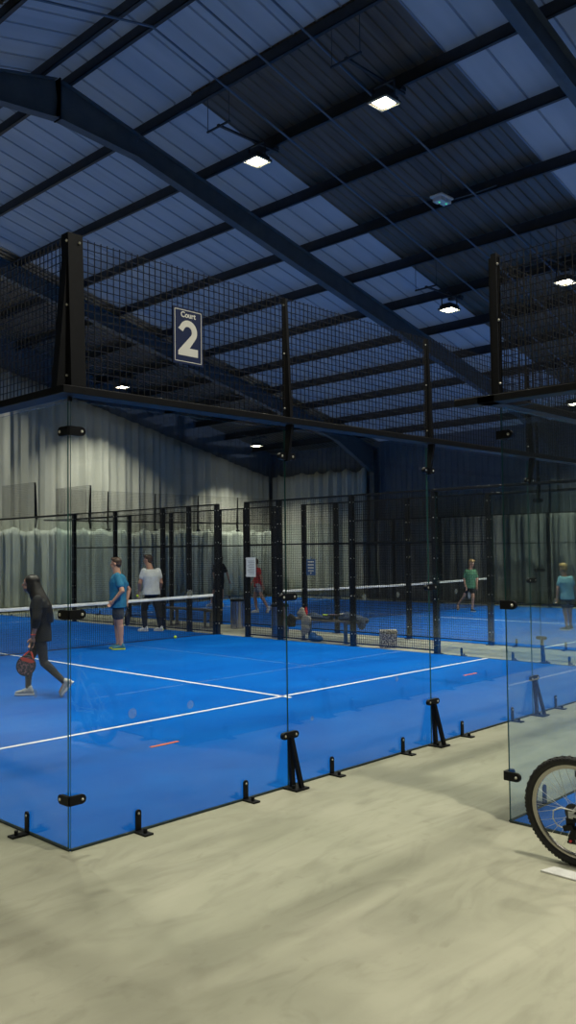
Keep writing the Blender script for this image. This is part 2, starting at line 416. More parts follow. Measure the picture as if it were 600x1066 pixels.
def ibeam(mb, p0, p1, depth0, depth1, w=.19, tf=.016, tw=.012):
    """I section from p0 to p1 (x,z in the frame plane), y centred on 0"""
    p0 = Vector(p0); p1 = Vector(p1); d = (p1 - p0).normalized(); n = Vector((-d.y, d.x))
    if n.y < 0: n = -n
    def q(p, o, y): v = p + n * o; return (v.x, y, v.y)
    for lo, hi, ww in ((-1, -1 + 0, w), (1, 1, w)):
        a0, a1 = (depth0 / 2) * lo, (depth1 / 2) * lo
        s = -1 if lo > 0 else 1
        vs = [q(p0, a0, -ww / 2), q(p0, a0, ww / 2), q(p0, a0 + s * tf, ww / 2), q(p0, a0 + s * tf, -ww / 2),
              q(p1, a1, -ww / 2), q(p1, a1, ww / 2), q(p1, a1 + s * tf, ww / 2), q(p1, a1 + s * tf, -ww / 2)]
        mb.add(vs, [(0, 1, 2, 3), (7, 6, 5, 4), (0, 4, 5, 1), (1, 5, 6, 2), (2, 6, 7, 3), (3, 7, 4, 0)])
    vs = [q(p0, -depth0 / 2, -tw / 2), q(p0, depth0 / 2, -tw / 2), q(p0, depth0 / 2, tw / 2), q(p0, -depth0 / 2, tw / 2),
          q(p1, -depth1 / 2, -tw / 2), q(p1, depth1 / 2, -tw / 2), q(p1, depth1 / 2, tw / 2), q(p1, -depth1 / 2, tw / 2)]
    mb.add(vs, [(0, 1, 2, 3), (7, 6, 5, 4), (0, 4, 5, 1), (1, 5, 6, 2), (2, 6, 7, 3), (3, 7, 4, 0)])
FRN = {-14.16: 'behind the bicycle court', -6.66: 'above the open concrete behind the bicycle', .84: 'crossing above the glass back wall under the number sign', 8.34: 'crossing above the padel net', 15.84: 'crossing beyond the net, far down the hall'}
for fy in FY:
    t = thing('steel_frame', f'blue-grey steel portal frame {FRN[fy]}', 'steel frame', (0, fy, 0), 0, 'steel portal frames of the hall')
    for sg in (1, -1):
        xe = (XR if sg > 0 else XL) - sg * .3
        mb = MB(); D = .45
        c = RX + sg * 1.7; h0 = xe - sg * 2.2
        ibeam(mb, (RX, RZ - .13), (c, roofz(c)), D + .26, D); ibeam(mb, (c, roofz(c)), (h0, roofz(h0)), D, D)
        ibeam(mb, (h0, roofz(h0)), (xe, roofz(xe, -.28)), D, D + .56)
        mb.box((RX - .012, -.1, RZ - .5), (RX + .012, .1, RZ + .24))
        mb.build('rafter', M['steel'], t)
        mb = MB(); zc = roofz(xe, .1)
        mb.box((xe - .2, -.1, 0), (xe - .184, .1, zc)); mb.box((xe + .184, -.1, 0), (xe + .2, .1, zc)); mb.box((xe - .2, -.006, 0), (xe + .2, .006, zc)); mb.box((xe - .24, -.16, 0), (xe + .24, .16, .025))
        mb.build('column', M['steel'], t)
for y, lab in ((5.6, 'thin blue-lit steel rod across the roof, closest to the net'), (4.6, 'thin blue-lit steel rod across the roof, middle one of three'), (3.65, 'thin blue-lit steel rod across the roof, closest to the bicycle')):
    mb = MB(); mb.tube([(RX - 9, y, roofz(RX - 9, .0)), (RX, y, roofz(RX, .0)), (XR - .4, y, roofz(XR - .4, .0))], .02, 8)
    tag(mb.build('roof_rod', M['rod'], smooth=True), lab, 'steel rod', 'steel rods across the roof')

# ------------------------------------------------------------------ floodlights
def floodlight(x, y, label, power=560, spread=132):
    z = roofz(x, -.3) - .0
    t = thing('floodlight', label, 'floodlight', (x, y, z), 0, 'floodlights under the roof')
    mb = MB(); s = .195
    prof = [(s - .05, .07), (s, .03), (s, .0)]
    mb.box((-s + .03, -s + .03, .02), (s - .03, s - .03, .085)); mb.box((-s, -s, -.004), (s, s, .022))
    for k in range(9): mb.box((-.15 + k * .036, -.13, .085), (-.14 + k * .036, .13, .12))
    mb.build('housing', M['housing'], t, bevel=.004)
    mb = MB()
    for a, b in (((-s, -s), (s, -s + .025)), ((-s, s - .025), (s, s)), ((-s, -s), (-s + .025, s)), ((s - .025, -s), (s, s))): mb.box((a[0], a[1], -.022), (b[0], b[1], -.0045))
    mb.build('rim', M['lamp_rim'], t)
    mb = MB(); mb.box((-.13, -.13, -.012), (.13, .13, -.005)); mb.build('lens', M['lens'], t)
    mb = MB()
    for yy in (-s - .012, s + .012): mb.box((-.02, yy - .005, -.01), (.02, yy + .005, .3))
    mb.box((-.02, -s - .015, .29), (.02, s + .015, .31))
    mb.box((-.95, -.025, .33), (.55, .025, .36)); mb.box((-.95, -.3, .30), (-.92, .3, .33)); mb.box((.4, -.06, .36), (.52, .3, .42))
    for px, py in ((-.935, -.28), (-.935, .28), (.5, 0)):
        mb.tube([(px, py, .33), (px, py, roofz(x + px, .5) - z)], .006, 5)
    mb.tube([(.45, .1, .4), (.2, .16, .5), (.05, .1, .42), (0, .02, .3)], .008, 5)
    mb.build('hanging_bracket', M['steel_dark'], t)
    ld = bpy.data.lights.new('floodlight_beam', 'AREA'); ld.shape = 'SQUARE'; ld.size = .26; ld.energy = power * .40; ld.color = (1, .95, .80); ld.spread = R_(spread)
    lo = bpy.data.objects.new('floodlight_beam', ld); COL.objects.link(lo); lo.parent = t; lo.location = (0, 0, -.02)
    return t
G = 'white square roof floodlight'
floodlight(7.8, 3.33, G + ', brightest one beside the steel rods')
floodlight(7.8, 6.25, G + ', next to the big rafter above the net')
floodlight(14.1, 3.4, G + ', seen through the mesh over the bicycle court')
floodlight(14.1, 6.3, G + ', just above the mesh top between the two cages')
floodlight(14.1, 19.4, G + ', small one seen low through the mesh by the sign', power=420, spread=108)
floodlight(20.4, 19.4, G + ', tiny one in front of the end curtains', power=420, spread=108)
floodlight(20.4, 3.4, G + ", by the wall behind the boys' court")
floodlight(20.4, 6.3, G + ", seen through the top of the bicycle court glass")
floodlight(1.5, 6.25, G + ', glaring just past the roof ridge')
floodlight(1.5, 3.33, G + ', past the ridge over the number sign')
floodlight(7.8, 19.4, G + ', over the far end of the sign court', power=700, spread=122)
floodlight(1.5, 19.4, G + ', far end, past the ridge', power=620)
floodlight(7.8, -4.2, G + ', over the bicycle court', power=620)
floodlight(1.5, -4.2, G + ', over the concrete beside the bicycle', power=620)
floodlight(14.1, -4.2, G + ", past the bicycle court")
floodlight(1.5, -9.5, G + ', over the concrete far behind the bicycle')
floodlight(-6.0, -3.0, G + ', over the open concrete beside the cages', power=420)

t = thing('control_unit', 'pale boxed unit with green lights on a purlin above the cages', 'control unit', (10.67, 4.18, roofz(10.67, -.3)))
mb = MB(); mb.box((-.2, -.14, .2), (.2, .14, .24)); mb.box((-.16, -.1, .12), (.0, .1, .2)); mb.box((.04, -.1, .13), (.18, .08, .2)); mb.box((-.05, .02, .24), (.06, .12, .32)); mb.build('casing', M['unit'], t, bevel=.01)
for c_ in ((-.08, 0, .118), (.1, -.03, .128)): MB().ell(c_, .014).build('indicator_light', M['led'], t)
mb = MB(); mb.tube([(.2, 0, .22), (.3, -.5, .24), (.3, -1.0, .25)], .012, 6); mb.tube([(-.15, .1, .22), (-.5, .6, .3), (-.7, .9, .5)], .008, 6)
for px, py in ((-.15, -.1), (.15, .1)): mb.tube([(px, py, .22), (px, py, .62)], .008, 5)
mb.build('conduit', M['steel'], t)

# ------------------------------------------------------------------ padel courts
GH = 2.885
RB, RT, MT = 2.915, 2.965, 3.957
class Frame:
    """a cage side: origin, direction u along it, n outward"""
    def __init__(s, o, u, n): s.o = Vector(o); s.u = Vector(u); s.n = Vector(n); s.rz = math.atan2(u[1], u[0]); s.hand = 1 if (Vector((-s.u.y, s.u.x)) - Vector(s.n)).length < .1 else -1
    def at(s, d): p = s.o + s.u * d; return (p.x, p.y, 0)
def grid(mb, w, z0, z1, y=0., step=.05, r=.0024, top=False):
    nx = round(w / step); nz = round((z1 - z0) / step)
    def bar(a, b):
        (x0, yy, za), (x1, _, zb) = a, b
        if abs(x1 - x0) < 1e-6:
            vs = [(x0 - r, yy - r, za), (x0 + r, yy - r, za), (x0 + r, yy + r, za), (x0 - r, yy + r, za), (x0 - r, yy - r, zb), (x0 + r, yy - r, zb), (x0 + r, yy + r, zb), (x0 - r, yy + r, zb)]
        else:
            vs = [(x0, yy - r, za - r), (x0, yy + r, za - r), (x0, yy + r, za + r), (x0, yy - r, za + r), (x1, yy - r, za - r), (x1, yy + r, za - r), (x1, yy + r, za + r), (x1, yy - r, za + r)]
        mb.add(vs, [(0, 1, 5, 4), (1, 2, 6, 5), (2, 3, 7, 6), (3, 0, 4, 7)])
    for i in range(nx + 1): x = w * i / nx; bar((x, y, z0), (x, y, z1 + (.012 if top else 0)))
    for k in range(nz + 1): z = z0 + (z1 - z0) * k / nz; bar((0, y + .005, z), (w, y + .005, z))
# shared prototypes, local x along the wall, local +y = outward * hand
def bracket_mb(h):
    mb = MB()
    mb.box((-.022, 0 * h, .0), (.022, .012 * h, .13)); mb.lathe([(.022, 0), (.022, .012)], (0, .0, .13), 14, 0, Matrix.Rotation(R_(-90 * h), 3, 'X'))
    mb.box((-.035, 0, .0), (.035, .13 * h, .012)); mb.lathe([(.014, 0), (.014, .03)], (0, .085 * h, .01), 10)
    mb.ell((0, .014 * h, .125), (.009, .005, .009), n=8, mi=1); return mb
def clamp_mb(h):
    mb = MB()
    pr = []
    for k in range(9): q = R_(90 + 180 * k / 8); pr.append((-.065 + .028 * math.cos(q), .028 * math.sin(q)))
    for k in range(9): q = R_(-90 + 180 * k / 8); pr.append((.065 + .028 * math.cos(q), .028 * math.sin(q)))
    mb.prism(pr, lambda u, v, t: (u, t, v), 0, .03 * h)
    for s in (-1, 1): mb.ell((s * .062, .032 * h, 0), (.010, .005, .010), n=8, mi=1)
    return mb
def brace_mb(h):
    mb = MB()
    pl = mb.box((-.075, -.0, 0), (.075, .15 * h, .014))
    mb.add([(-.02, .02 * h, .012), (.02, .02 * h, .012), (.02, .05 * h, .012), (-.02, .05 * h, .012), (-.02, .0, .40), (.02, .0, .40), (.02, .03 * h, .40), (-.02, .03 * h, .40)], [(0, 1, 2, 3), (7, 6, 5, 4), (0, 4, 5, 1), (1, 5, 6, 2), (2, 6, 7, 3), (3, 7, 4, 0)])
    mb.add([(.0, .105 * h, .012), (.034, .105 * h, .012), (.034, .135 * h, .012), (.0, .135 * h, .012), (-.018, .01 * h, .40), (.018, .01 * h, .40), (.018, .04 * h, .40), (-.018, .04 * h, .40)], [(0, 1, 2, 3), (7, 6, 5, 4), (0, 4, 5, 1), (1, 5, 6, 2), (2, 6, 7, 3), (3, 7, 4, 0)])
    mb.lathe([(.014, 0), (.014, .03)], (-.045, .09 * h, .01), 10)
    return mb
_proto = {}
def proto(key, fn):
    if key not in _proto: _proto[key] = fn()
    return _proto[key]
def link_mesh(name, me, parent, loc=(0, 0, 0), rz=0., sc=None):
    o = bpy.data.objects.new(name, me); COL.objects.link(o); o.parent = parent; o.location = loc; o.rotation_euler = (0, 0, rz)
    return o
def pm(key, mbf, mats):
    def mk():
        o = mbf().build(key, mats, smooth=True); me = o.data; bpy.data.objects.remove(o); return me
    return proto(key, mk)
def small(kind, h): return pm(f'{kind}_{"out" if h > 0 else "in"}', lambda: {'foot_bracket': bracket_mb, 'clamp': clamp_mb, 'brace': brace_mb}[kind](h), [M['black'], M['bolt']])

def pane_mesh():
    mb = MB(); w = 1.994
    mb.box((0, -.005, .012), (w, .005, GH)); o = mb.build('pane', [M['glass'], M['glass_edge']])
    for p in o.data.polygons:
        if abs(p.normal.y) < .5: p.material_index = 1
    b = MB(); me = o.data; bpy.data.objects.remove(o); return me
def glass(fr, d, label, group, foot=(.5, 1.5), joint=True, corner=False, prints=(), start=.003):
    t = thing('court_glass', label, 'glass pane', fr.at(d), fr.rz, group)
    h = fr.hand
    pn = link_mesh('pane', proto('pane', pane_mesh), t, (start, 0, 0)); pn.scale.x = (1.997 - start) / 1.994
    me = pm('base_strip', lambda: MB().box((0, -.012, 0), (1.994, .012, .012)), [M['strip']])
    link_mesh('base_strip', me, t, (.003, 0, 0))
    for f in foot: link_mesh('foot_bracket', small('foot_bracket', h), t, (f + .02, .006 * h, 0))
    for (x, z, r) in prints:
        me = pm(f'ball_print_{int(r * 1000)}', lambda: MB().lathe([(r, 0), (r, .0008)], (0, 0, 0), 20, 0, Matrix.Rotation(R_(90), 3, 'X')), [M['smudge']])
        link_mesh('ball_print', me, t, (x, -.0075 * h, z))
    return t
def clamps(fr, d, zs, label, group, brace=True):
    """brace standing at a joint between two panes, with its clamps"""
    t = thing('glass_brace', label, 'glass brace', fr.at(d), fr.rz, group)
    h = fr.hand
    if brace: link_mesh('brace_leg', small('brace', h), t, (.0, .012 * h, 0))
    for z in zs: link_mesh('clamp', small('clamp', h), t, (0, .0065 * h, z))
    return t
def corner_clamps(x, y, sx, sy, zs, label):
    """L shaped clamps around an outside corner; sx, sy = directions the two walls run"""
    t = thing('corner_clamp', label, 'corner clamp', (x, y, 0))
    for z in zs:
        mb = MB(); g = .009
        for (ax, s, o) in ((0, sx, -sy), (1, sy, -sx)):
            L = .10
            def pt(u, v, tt, ax=ax, s=s, o=o):
                return ((s * u, o * (g + tt), v) if ax == 0 else (o * (g + tt), s * u, v))
            pr = [(-.022, -.03), (L - .03, -.03)] + [(L - .03 + .03 * math.sin(R_(q)), -.03 * math.cos(R_(q))) for q in (30, 60, 90, 120, 150)] + [(L - .03, .03), (-.022, .03)]
            mb.prism(pr, pt, 0, .022)
            mb.ell(pt(L - .03, 0, .024), (.010, .010, .010), n=8, mi=1)
        o = mb.build('clamp', [M['black'], M['bolt']], t, smooth=True, loc=(0, 0, z))
    return t
def rail(fr, d0, d1, label, wide=.12, z0=RB, z1=RT):
    h = fr.hand; mb = MB(); p = fr.at(0)
    mb.box((d0, min(-.02 * h, wide * h), z0), (d1, max(-.02 * h, wide * h), z1))
    o = mb.build('top_rail', M['black'], bevel=.004); o.location = p; o.rotation_euler = (0, 0, fr.rz)
    return tag(o, label, 'rail', 'black rails along the cage tops')
def mesh_panel(fr, d, w, z0, z1, label, off=.03, top=True, frame=False):
    me = pm(f'wire_{w:.2f}_{z0:.2f}_{z1:.2f}_{int(frame)}', lambda: wire_mb(w, z0, z1, top, frame), [M['wire'], M['black']])
    p = fr.at(d); o = bpy.data.objects.new('wire_mesh', me); COL.objects.link(o)
    o.location = (p[0] + fr.n.x * off, p[1] + fr.n.y * off, 0); o.rotation_euler = (0, 0, fr.rz)
    return tag(o, label, 'wire mesh', 'welded wire mesh panels of the cages')
def wire_mb(w, z0, z1, top, frame):
    mb = MB(); grid(mb, w, z0, z1, top=top)
    if frame:
        mb.box((0, -.015, z1 - .03), (w, .015, z1), 1); mb.box((0, -.012, 2.0), (w, .012, 2.03), 1); mb.box((0, -.012, z0 - .01), (w, .012, z0 + .015), 1)
    return mb
def top_post(fr, d, label, arm=True):
    """tapered plate post on the rail, its arm reaching down to the glass"""
    h = fr.hand
    def mk():
        mb = MB()
        mb.prism([(.0, RT), (.085 * h, RT), (.04 * h, MT), (.0, MT)], lambda u, v, t: (t, u, v), -.014, .014)
        mb.prism([(.03 * h, RB), (.10 * h, RB), (.045 * h, 2.62), (.008 * h, 2.62)], lambda u, v, t: (t, u, v), -.014, .014)
        for z in (3.05, 3.5, 3.9): mb.ell((-.02, .03 * h, z), (.008, .008, .008), n=8, mi=1)
        return mb
    t = thing('mesh_post', label, 'post', fr.at(d), fr.rz, 'black posts carrying the upper mesh')
    link_mesh('plate', pm(f'plate_{h}', mk, [M['black'], M['bolt']]), t)
    if arm: link_mesh('clamp', small('clamp', h), t, (0, .0065 * h, 2.66))
    return t
def fence_post(x, y, z, label):
    mb = MB(); mb.box((-.045, -.045, .012), (.045, .045, z), 0); mb.box((-.09, -.07, 0), (.09, .07, .012), 0)
    for k in range(8):
        zz = .25 + k * (z - .4) / 7
        mb.ell((-.046, 0, zz), (.007, .012, .012), n=8, mi=1); mb.ell((0, -.046, zz), (.012, .007, .012), n=8, mi=1)
    o = mb.build('fence_post', [M['black'], M['bolt']]); o.location = (x, y, 0)
    return tag(o, label, 'post', 'tall black fence posts')
def court_floor(x0, y0, label):
    t = thing('court_turf', label, 'court surface', (x0, y0, 0))
    mb = MB(); mb.box((0, 0, 0), (10, 20, .008)); mb.build('turf', M['turf'], t)
    w = .05
    for (a, b) in (((0, 2.98), (10, 2.98 + w)), ((0, 17 - w + .02), (10, 17.02)), ((5 - w / 2, 2.85), (5 + w / 2, 17.15))):
        mb = MB(); mb.box((a[0], a[1], .008), (b[0], b[1], .0115)); mb.build('court_line', M['white_line'], t)
    return t
def net(x0, y, label):
    t = thing('padel_net', label, 'net', (x0, y, 0))
    W = 9.88; n = 220; mb = MB()
    def top(x): return .92 - .04 * (1 - abs(x / W * 2 - 1) ** 1.5)
    r = .0022
    for i in range(n + 1):
        x = W * i / n; zt = top(x) - .03
        mb.add([(x - r, -r, .02), (x + r, -r, .02), (x + r, r, .02), (x - r, r, .02), (x - r, -r, zt), (x + r, -r, zt), (x + r, r, zt), (x - r, r, zt)], [(0, 1, 5, 4), (1, 2, 6, 5), (2, 3, 7, 6), (3, 0, 4, 7)])
    for k in range(20):
        f = (k + .3) / 20
        mb.tube([(W * i / 10, 0, .02 + f * (top(W * i / 10) - .05)) for i in range(11)], .0022, 4)
    mb.build('net_cords', M['net'], t)
    mb = MB(); secs = []
    for i in range(21): x = W * i / 20; secs.append(((x, 0, top(x) - .028), (0, .008, 0), (0, 0, .03)))
    mb.loft(secs, 12, power=3.); mb.build('top_band', M['band'], t, smooth=True)
    mb = MB(); mb.tube([(.02, 0, .025), (W - .02, 0, .025)], .006, 6); mb.build('base_cord', M['net'], t)
    for x in (-.0, W + .0):
        mb = MB(); mb.tube([(x, 0, .0), (x, 0, .93)], .03, 10); mb.box((x - .08, -.08, 0), (x + .08, .08, .012)); mb.build('net_post', M['black'], t)
    return t

SC = 'the sign court'; BC = "the boys' court"; KC = 'the bicycle court'
GP = 'clear glass panels of the cages'; GB = 'black braces at glass joints'
# ---- court 2 (the one with the sign): x 0..10, y 0..20
court_floor(0, 0, 'blue padel court surface under the woman with the racket')
net(.06, 10, 'long padel net behind the dark-haired woman')
back = Frame((0, 0), (1, 0), (0, -1)); side0 = Frame((0, 0), (0, 1), (-1, 0)); side1 = Frame((10, 0), (0, 1), (1, 0))
prints = {0: [(.49, .80, .035), (1.0, .79, .03), (.57, 1.6, .028), (1.0, 1.59, .028)], 1: [(1.01, 1.47, .028), (1.51, 1.47, .025), (1.47, .69, .025), (.3, .5, .02)], 2: [(.49, 1.46, .026), (1.2, .9, .02)], 3: [(.9, 2.0, .03), (.6, 1.25, .035)], 4: []}
for i in range(5):
    glass(back, 2 * i, f'tall clear glass panel of {SC} back wall, {ORD[i]} from the sign corner', GP, prints=prints[i])
for i in range(1, 5):
    clamps(back, 2 * i, (.415, 1.52), f'black A-shaped glass brace on the concrete, {ORD[i - 1]} from the sign corner', GB)
glass(side0, 0, f'glass side panel of {SC}, meeting the back wall under the corner post', GP, prints=[(.45, .95, .03)], start=.022)
glass(side0, 2, f'glass side panel of {SC}, second from the corner post', GP)
clamps(side0, 2, (.415, 1.52), f'black glass brace on the open side of {SC}', GB)
corner_clamps(0, 0, 1, 1, (.32, 1.50, 2.69), 'black clamps up the glass corner under the tall corner post')
rail(back, -.12, 10.12, f'black top rail above {SC} back glass, under the number sign')
rail(side0, .0, 6, f'black top rail above {SC} open side glass')
for i in range(5):
    mesh_panel(back, 2 * i + .02, 1.96, RT + .02, MT, f'upper mesh panel of {SC} back wall, {ORD[i]} from the corner' + (', carrying the sign' if i == 0 else ''))
    if i: top_post(back, 2 * i, f'tapered black post on {SC} back rail, {ORD[i - 1]} after the corner post')
for i in range(2): mesh_panel(side0, 2 * i + .02, 1.96, RT + .02, MT, f'upper mesh panel of {SC} open side, {ORD[i]} from the corner')
top_post(side0, 2, f'tapered black post on {SC} open side rail')
# corner post: two tapered plates
t = thing('corner_post', 'wide black tapered corner post above the glass corner', 'post')
mb = MB()
mb.prism([(.0, RT), (-.125, RT), (-.035, MT + .02), (.0, MT + .02)], lambda u, v, tt: (u, tt, v), -.05, .02)
mb.prism([(.02, RT), (-.10, RT), (-.06, MT + .02), (.02, MT + .02)], lambda u, v, tt: (tt, u, v), -.05, .06)
for z in (3.04, 3.5, 3.92):
    mb.ell((-.055, -.052, z), .009, n=8, mi=1); mb.ell((.03, -.085 if z < 3.3 else -.07, z), .009, n=8, mi=1)
mb.build('plate', [M['black'], M['bolt']], t)
mb = MB(); mb.box((-.01, -.01, GH), (.012, .012, RB)); mb.build('glass_hanger', M['black'], t)
# side at x = 10
glass(side1, 0, f'glass side panel of {SC} next to the back wall, facing the boys', GP)
glass(side1, 2, f'glass side panel of {SC} next to the wire fence, facing the boys', GP)
clamps(side1, 2, (.415, 1.52), f'black glass brace in the aisle, between {SC} and {BC}', GB)
rail(side1, 0, 4.05, f'black top rail above {SC} side glass facing the boys', .08)
mesh_panel(side1, .02, 1.96, RT + .02, MT, f'upper mesh panel of {SC} side facing the boys', top=True)
top_post(side1, 2, f'tapered black post on {SC} side rail facing the boys')
YS = [4, 6, 8, 9, 10, 11, 12, 14, 16]
for k, y in enumerate(YS):
    fence_post(10.045, y + {4: .05, 16: -.05}.get(y, 0), RT, f'tall black post of {SC} wire fence' + {4: ', where it joins the glass', 6: ', by the jackets on the bench', 8: ', by the steel bin', 9: ', with the white notice', 10: ', at the net end', 11: ', first past the net', 12: ', behind the man in white', 14: ', behind the man in teal', 16: ', last before the far glass'}[y])
for a, b in ((4, 6), (6, 8), (8, 9), (10, 11), (11, 12), (12, 14), (14, 16)):
    fr = Frame((10.045, a + .05), (0, 1), (1, 0))
    mesh_panel(fr, 0, b - a - .1, .06, RT, f'wire fence panel of {SC} ' + {4: 'between the glass and the patterned box', 6: 'in front of the bench with clothes', 8: 'in front of the steel bin', 10: 'just past the net end', 11: 'beside the empty bench', 12: 'behind the man in white', 14: 'behind the man in teal'}[a], off=0, frame=True, top=False)
fr = Frame((10.045, 9.05), (0, 1), (1, 0))
glass(side1, 16, f'glass side panel of {SC} past the net, next to the fence', GP)
glass(side1, 18, f'glass side panel of {SC} past the net, at the end curtains', GP)
rail(side1, 15.95, 20.1, f'black top rail above {SC} side glass past the net', .08)
mesh_panel(side1, 18.02, 1.96, RT + .02, MT, f'upper mesh panel of {SC} past the net, before the end curtains')
top_post(side1, 18, f'tapered black post on {SC} side rail past the net', arm=False)
for (x, y, dx, label) in ((2.27, 1.95, .34, 'small orange stripe on the blue turf by the sign corner'), (8.2, 2.21, .34, 'small orange stripe on the blue turf by the fence end')):
    mb = MB(); mb.box((x - dx / 2, y - .02, .008), (x + dx / 2, y + .02, .012)); tag(mb.build('orange_marker', M['orange']), label, 'floor marker', 'orange stripes on the turf')

# ---- court 3 (boys): x 11.95..21.95
X3 = 11.93
court_floor(X3, 0, 'blue padel court surface under the two boys')
net(X3 + .06, 10, 'padel net behind the boy in the green shirt')
s3 = Frame((X3, 0), (0, 1), (-1, 0)); s3r = Frame((X3 + 10, 0), (0, 1), (1, 0)); s3f = Frame((X3, 20), (1, 0), (0, 1))
for d, nm in ((0, 'at the aisle mouth'), (2, 'next to the wire fence'), (16, 'past its net by the fence'), (18, 'past its net, at the curtains')):
    glass(s3, d, f'glass side panel of {BC} on the aisle, {nm}', GP)
clamps(s3, 2, (.415, 1.52), f'black glass brace at the foot of {BC} side glass', GB)
rail(s3, 0, 4.05, f'black top rail above {BC} side glass at the aisle mouth', .08); rail(s3, 15.95, 20.1, f'black top rail above {BC} side glass past its net', .08)
mesh_panel(s3, .02, 1.96, RT + .02, MT, f'upper mesh panel of {BC} at the aisle mouth')
top_post(s3, 2, f'tapered black post on {BC} side rail at the aisle mouth', arm=False)
mesh_panel(s3, 18.02, 1.96, RT + .02, MT, f'upper mesh panel of {BC} past its net on the aisle'); top_post(s3, 18, f'tapered black post on {BC} side rail past its net', arm=False)
N3 = {4: 'where the side glass starts', 6: 'second from the side glass', 8: 'behind the jackets', 9: 'with the blue notice', 10: 'at its net end', 11: 'behind the steel bin', 12: 'behind the person in black', 14: 'behind the man in white', 16: 'behind the man in teal'}
for y in YS: fence_post(X3 - .045, y + {4: .05, 16: -.05}.get(y, 0), RT, f'black aisle post of {BC} fence, {N3[y]}')
for a, b in ((4, 6), (6, 8), (8, 9), (10, 11), (11, 12), (12, 14), (14, 16)):
    fr = Frame((X3 - .045, a + .05), (0, 1), (1, 0))
    mesh_panel(fr, 0, b - a - .1, .06, RT, f'wire fence panel of {BC} on the aisle, {N3[a]}', off=0, frame=True, top=False)
for i in range(5):
    glass(s3f, 2 * i, f'glass panel of {BC} end wall before the curtains, {ORD[i]} from the aisle', GP)
    mesh_panel(s3f, 2 * i + .02, 1.96, RT + .02, MT, f'upper mesh panel of {BC} end wall, {ORD[i]} from the aisle')
    if i: top_post(s3f, 2 * i, f'tapered black post on {BC} end rail, {ORD[i - 1]} from the aisle')
rail(s3f, -.4, 10.1, f'black top rail above {BC} end glass before the curtains')
for y in (4, 6, 8, 10, 12, 14, 16): fence_post(X3 + 10.045, y, RT, f'black post on the wall side of {BC}, {ORD[(y - 4) // 2]} from its side glass')
for a in (4, 6, 8, 10, 12, 14):
    fr = Frame((X3 + 10.045, a + .05), (0, 1), (1, 0)); mesh_panel(fr, 0, 1.9, .06, RT, f'fence panel on the wall side of {BC}, {ORD[(a - 4) // 2]} from its side glass', off=0, frame=True, top=False)
for d in (2, 16, 18): glass(s3r, d, f'glass panel on the wall side of {BC}, ' + {2: 'at the entrance end', 16: 'past its net', 18: 'at the curtain corner'}[d], GP)

# ---- court 1 (bicycle): corner at 2.38,-1.76
K = (2.38, -1.77)
t = court_floor(K[0], K[1] - 20, 'blue padel court surface behind the bicycle wheel')
kb = Frame(K, (1, 0), (0, 1)); ks = Frame(K, (0, -1), (-1, 0))
for i in range(3): glass(kb, 2 * i, f'glass panel of {KC} wall facing the sign court, {ORD[i]} from the bicycle corner', GP)
for i in range(2): glass(ks, 2 * i, f'glass panel of {KC} behind the bicycle, {ORD[i]} from the open corner', GP)
corner_clamps(K[0], K[1], 1, -1, (.32, 1.50, 2.69), f'black clamps up the glass corner beside the bicycle wheel')
rail(ks, -.31, 6, f'black top rail of {KC}, running out past its glass corner'); rail(kb, -.12, 8, f'black top rail of {KC} facing the sign court')
for i in range(2): mesh_panel(ks, 2 * i + .02, 1.96, RT + .02, MT, f'upper mesh panel of {KC} above the bicycle, {ORD[i]} from the corner')
for i in range(3): mesh_panel(kb, 2 * i + .02, 1.96, RT + .02, MT, f'upper mesh panel of {KC} facing the sign court, {ORD[i]} from the corner')
clamps(ks, 2, (.415, 1.52), f'black glass brace behind the bicycle', GB); clamps(kb, 2, (.415, 1.52), f'black glass brace of {KC} wall facing the sign court', GB)
top_post(ks, 2, f'tapered black post on {KC} rail above the bicycle'); top_post(kb, 2, f'tapered black post on {KC} rail facing the sign court')
mb = MB(); mb.box((-.06, -.02, RT), (.0, .02, MT + .02)); mb.box((-.04, -.02, RT), (-.01, .05, MT))
for z in (3.05, 3.5, 3.9): mb.ell((-.045, -.024, z), .01, n=8, mi=1)
o = mb.build('corner_post', [M['black'], M['bolt']]); o.location = (K[0], K[1], 0); tag(o, f'black corner post of {KC} above its glass corner', 'post')

# ---- the Court 2 sign
t = thing('court_sign', 'dark blue number sign hung on the upper mesh by the corner post', 'sign', (.96, -.037, 3.465))
mb = MB(); mb.box((-.14, -.008, -.205), (.14, .0, .205)); mb.build('board', M['sign_blue'], t)
mb = MB(); a, b, w = .126, .191, .005
for p, q in (((-a, -b), (a, -b + w)), ((-a, b - w), (a, b)), ((-a, -b), (-a + w, b)), ((a - w, -b), (a, b))): mb.box((p[0], -.0095, p[1]), (q[0], -.008, q[1]))
mb.build('border', M['sign_white'], t)
def text(body, size, loc, name, parent, mat, off=0., sx=1., rz=0.):
    cu = bpy.data.curves.new('t', 'FONT'); cu.body = body; cu.size = size; cu.extrude = .0008; cu.offset = off; cu.align_x = 'CENTER'; cu.align_y = 'CENTER'
    o = bpy.data.objects.new('t', cu); COL.objects.link(o); dg = bpy.context.evaluated_depsgraph_get(); dg.update()
    me = bpy.data.meshes.new_from_object(o.evaluated_get(dg)); bpy.data.objects.remove(o)
    me.materials.clear(); me.materials.append(mat)
    r = bpy.data.objects.new(name, me); COL.objects.link(r); r.parent = parent; r.location = loc; r.rotation_euler = (R_(90), 0, rz); r.scale = (sx, 1, 1); return r
text('Court', .056, (0, -.0092, .154), 'lettering', t, M['sign_white'], .0016)
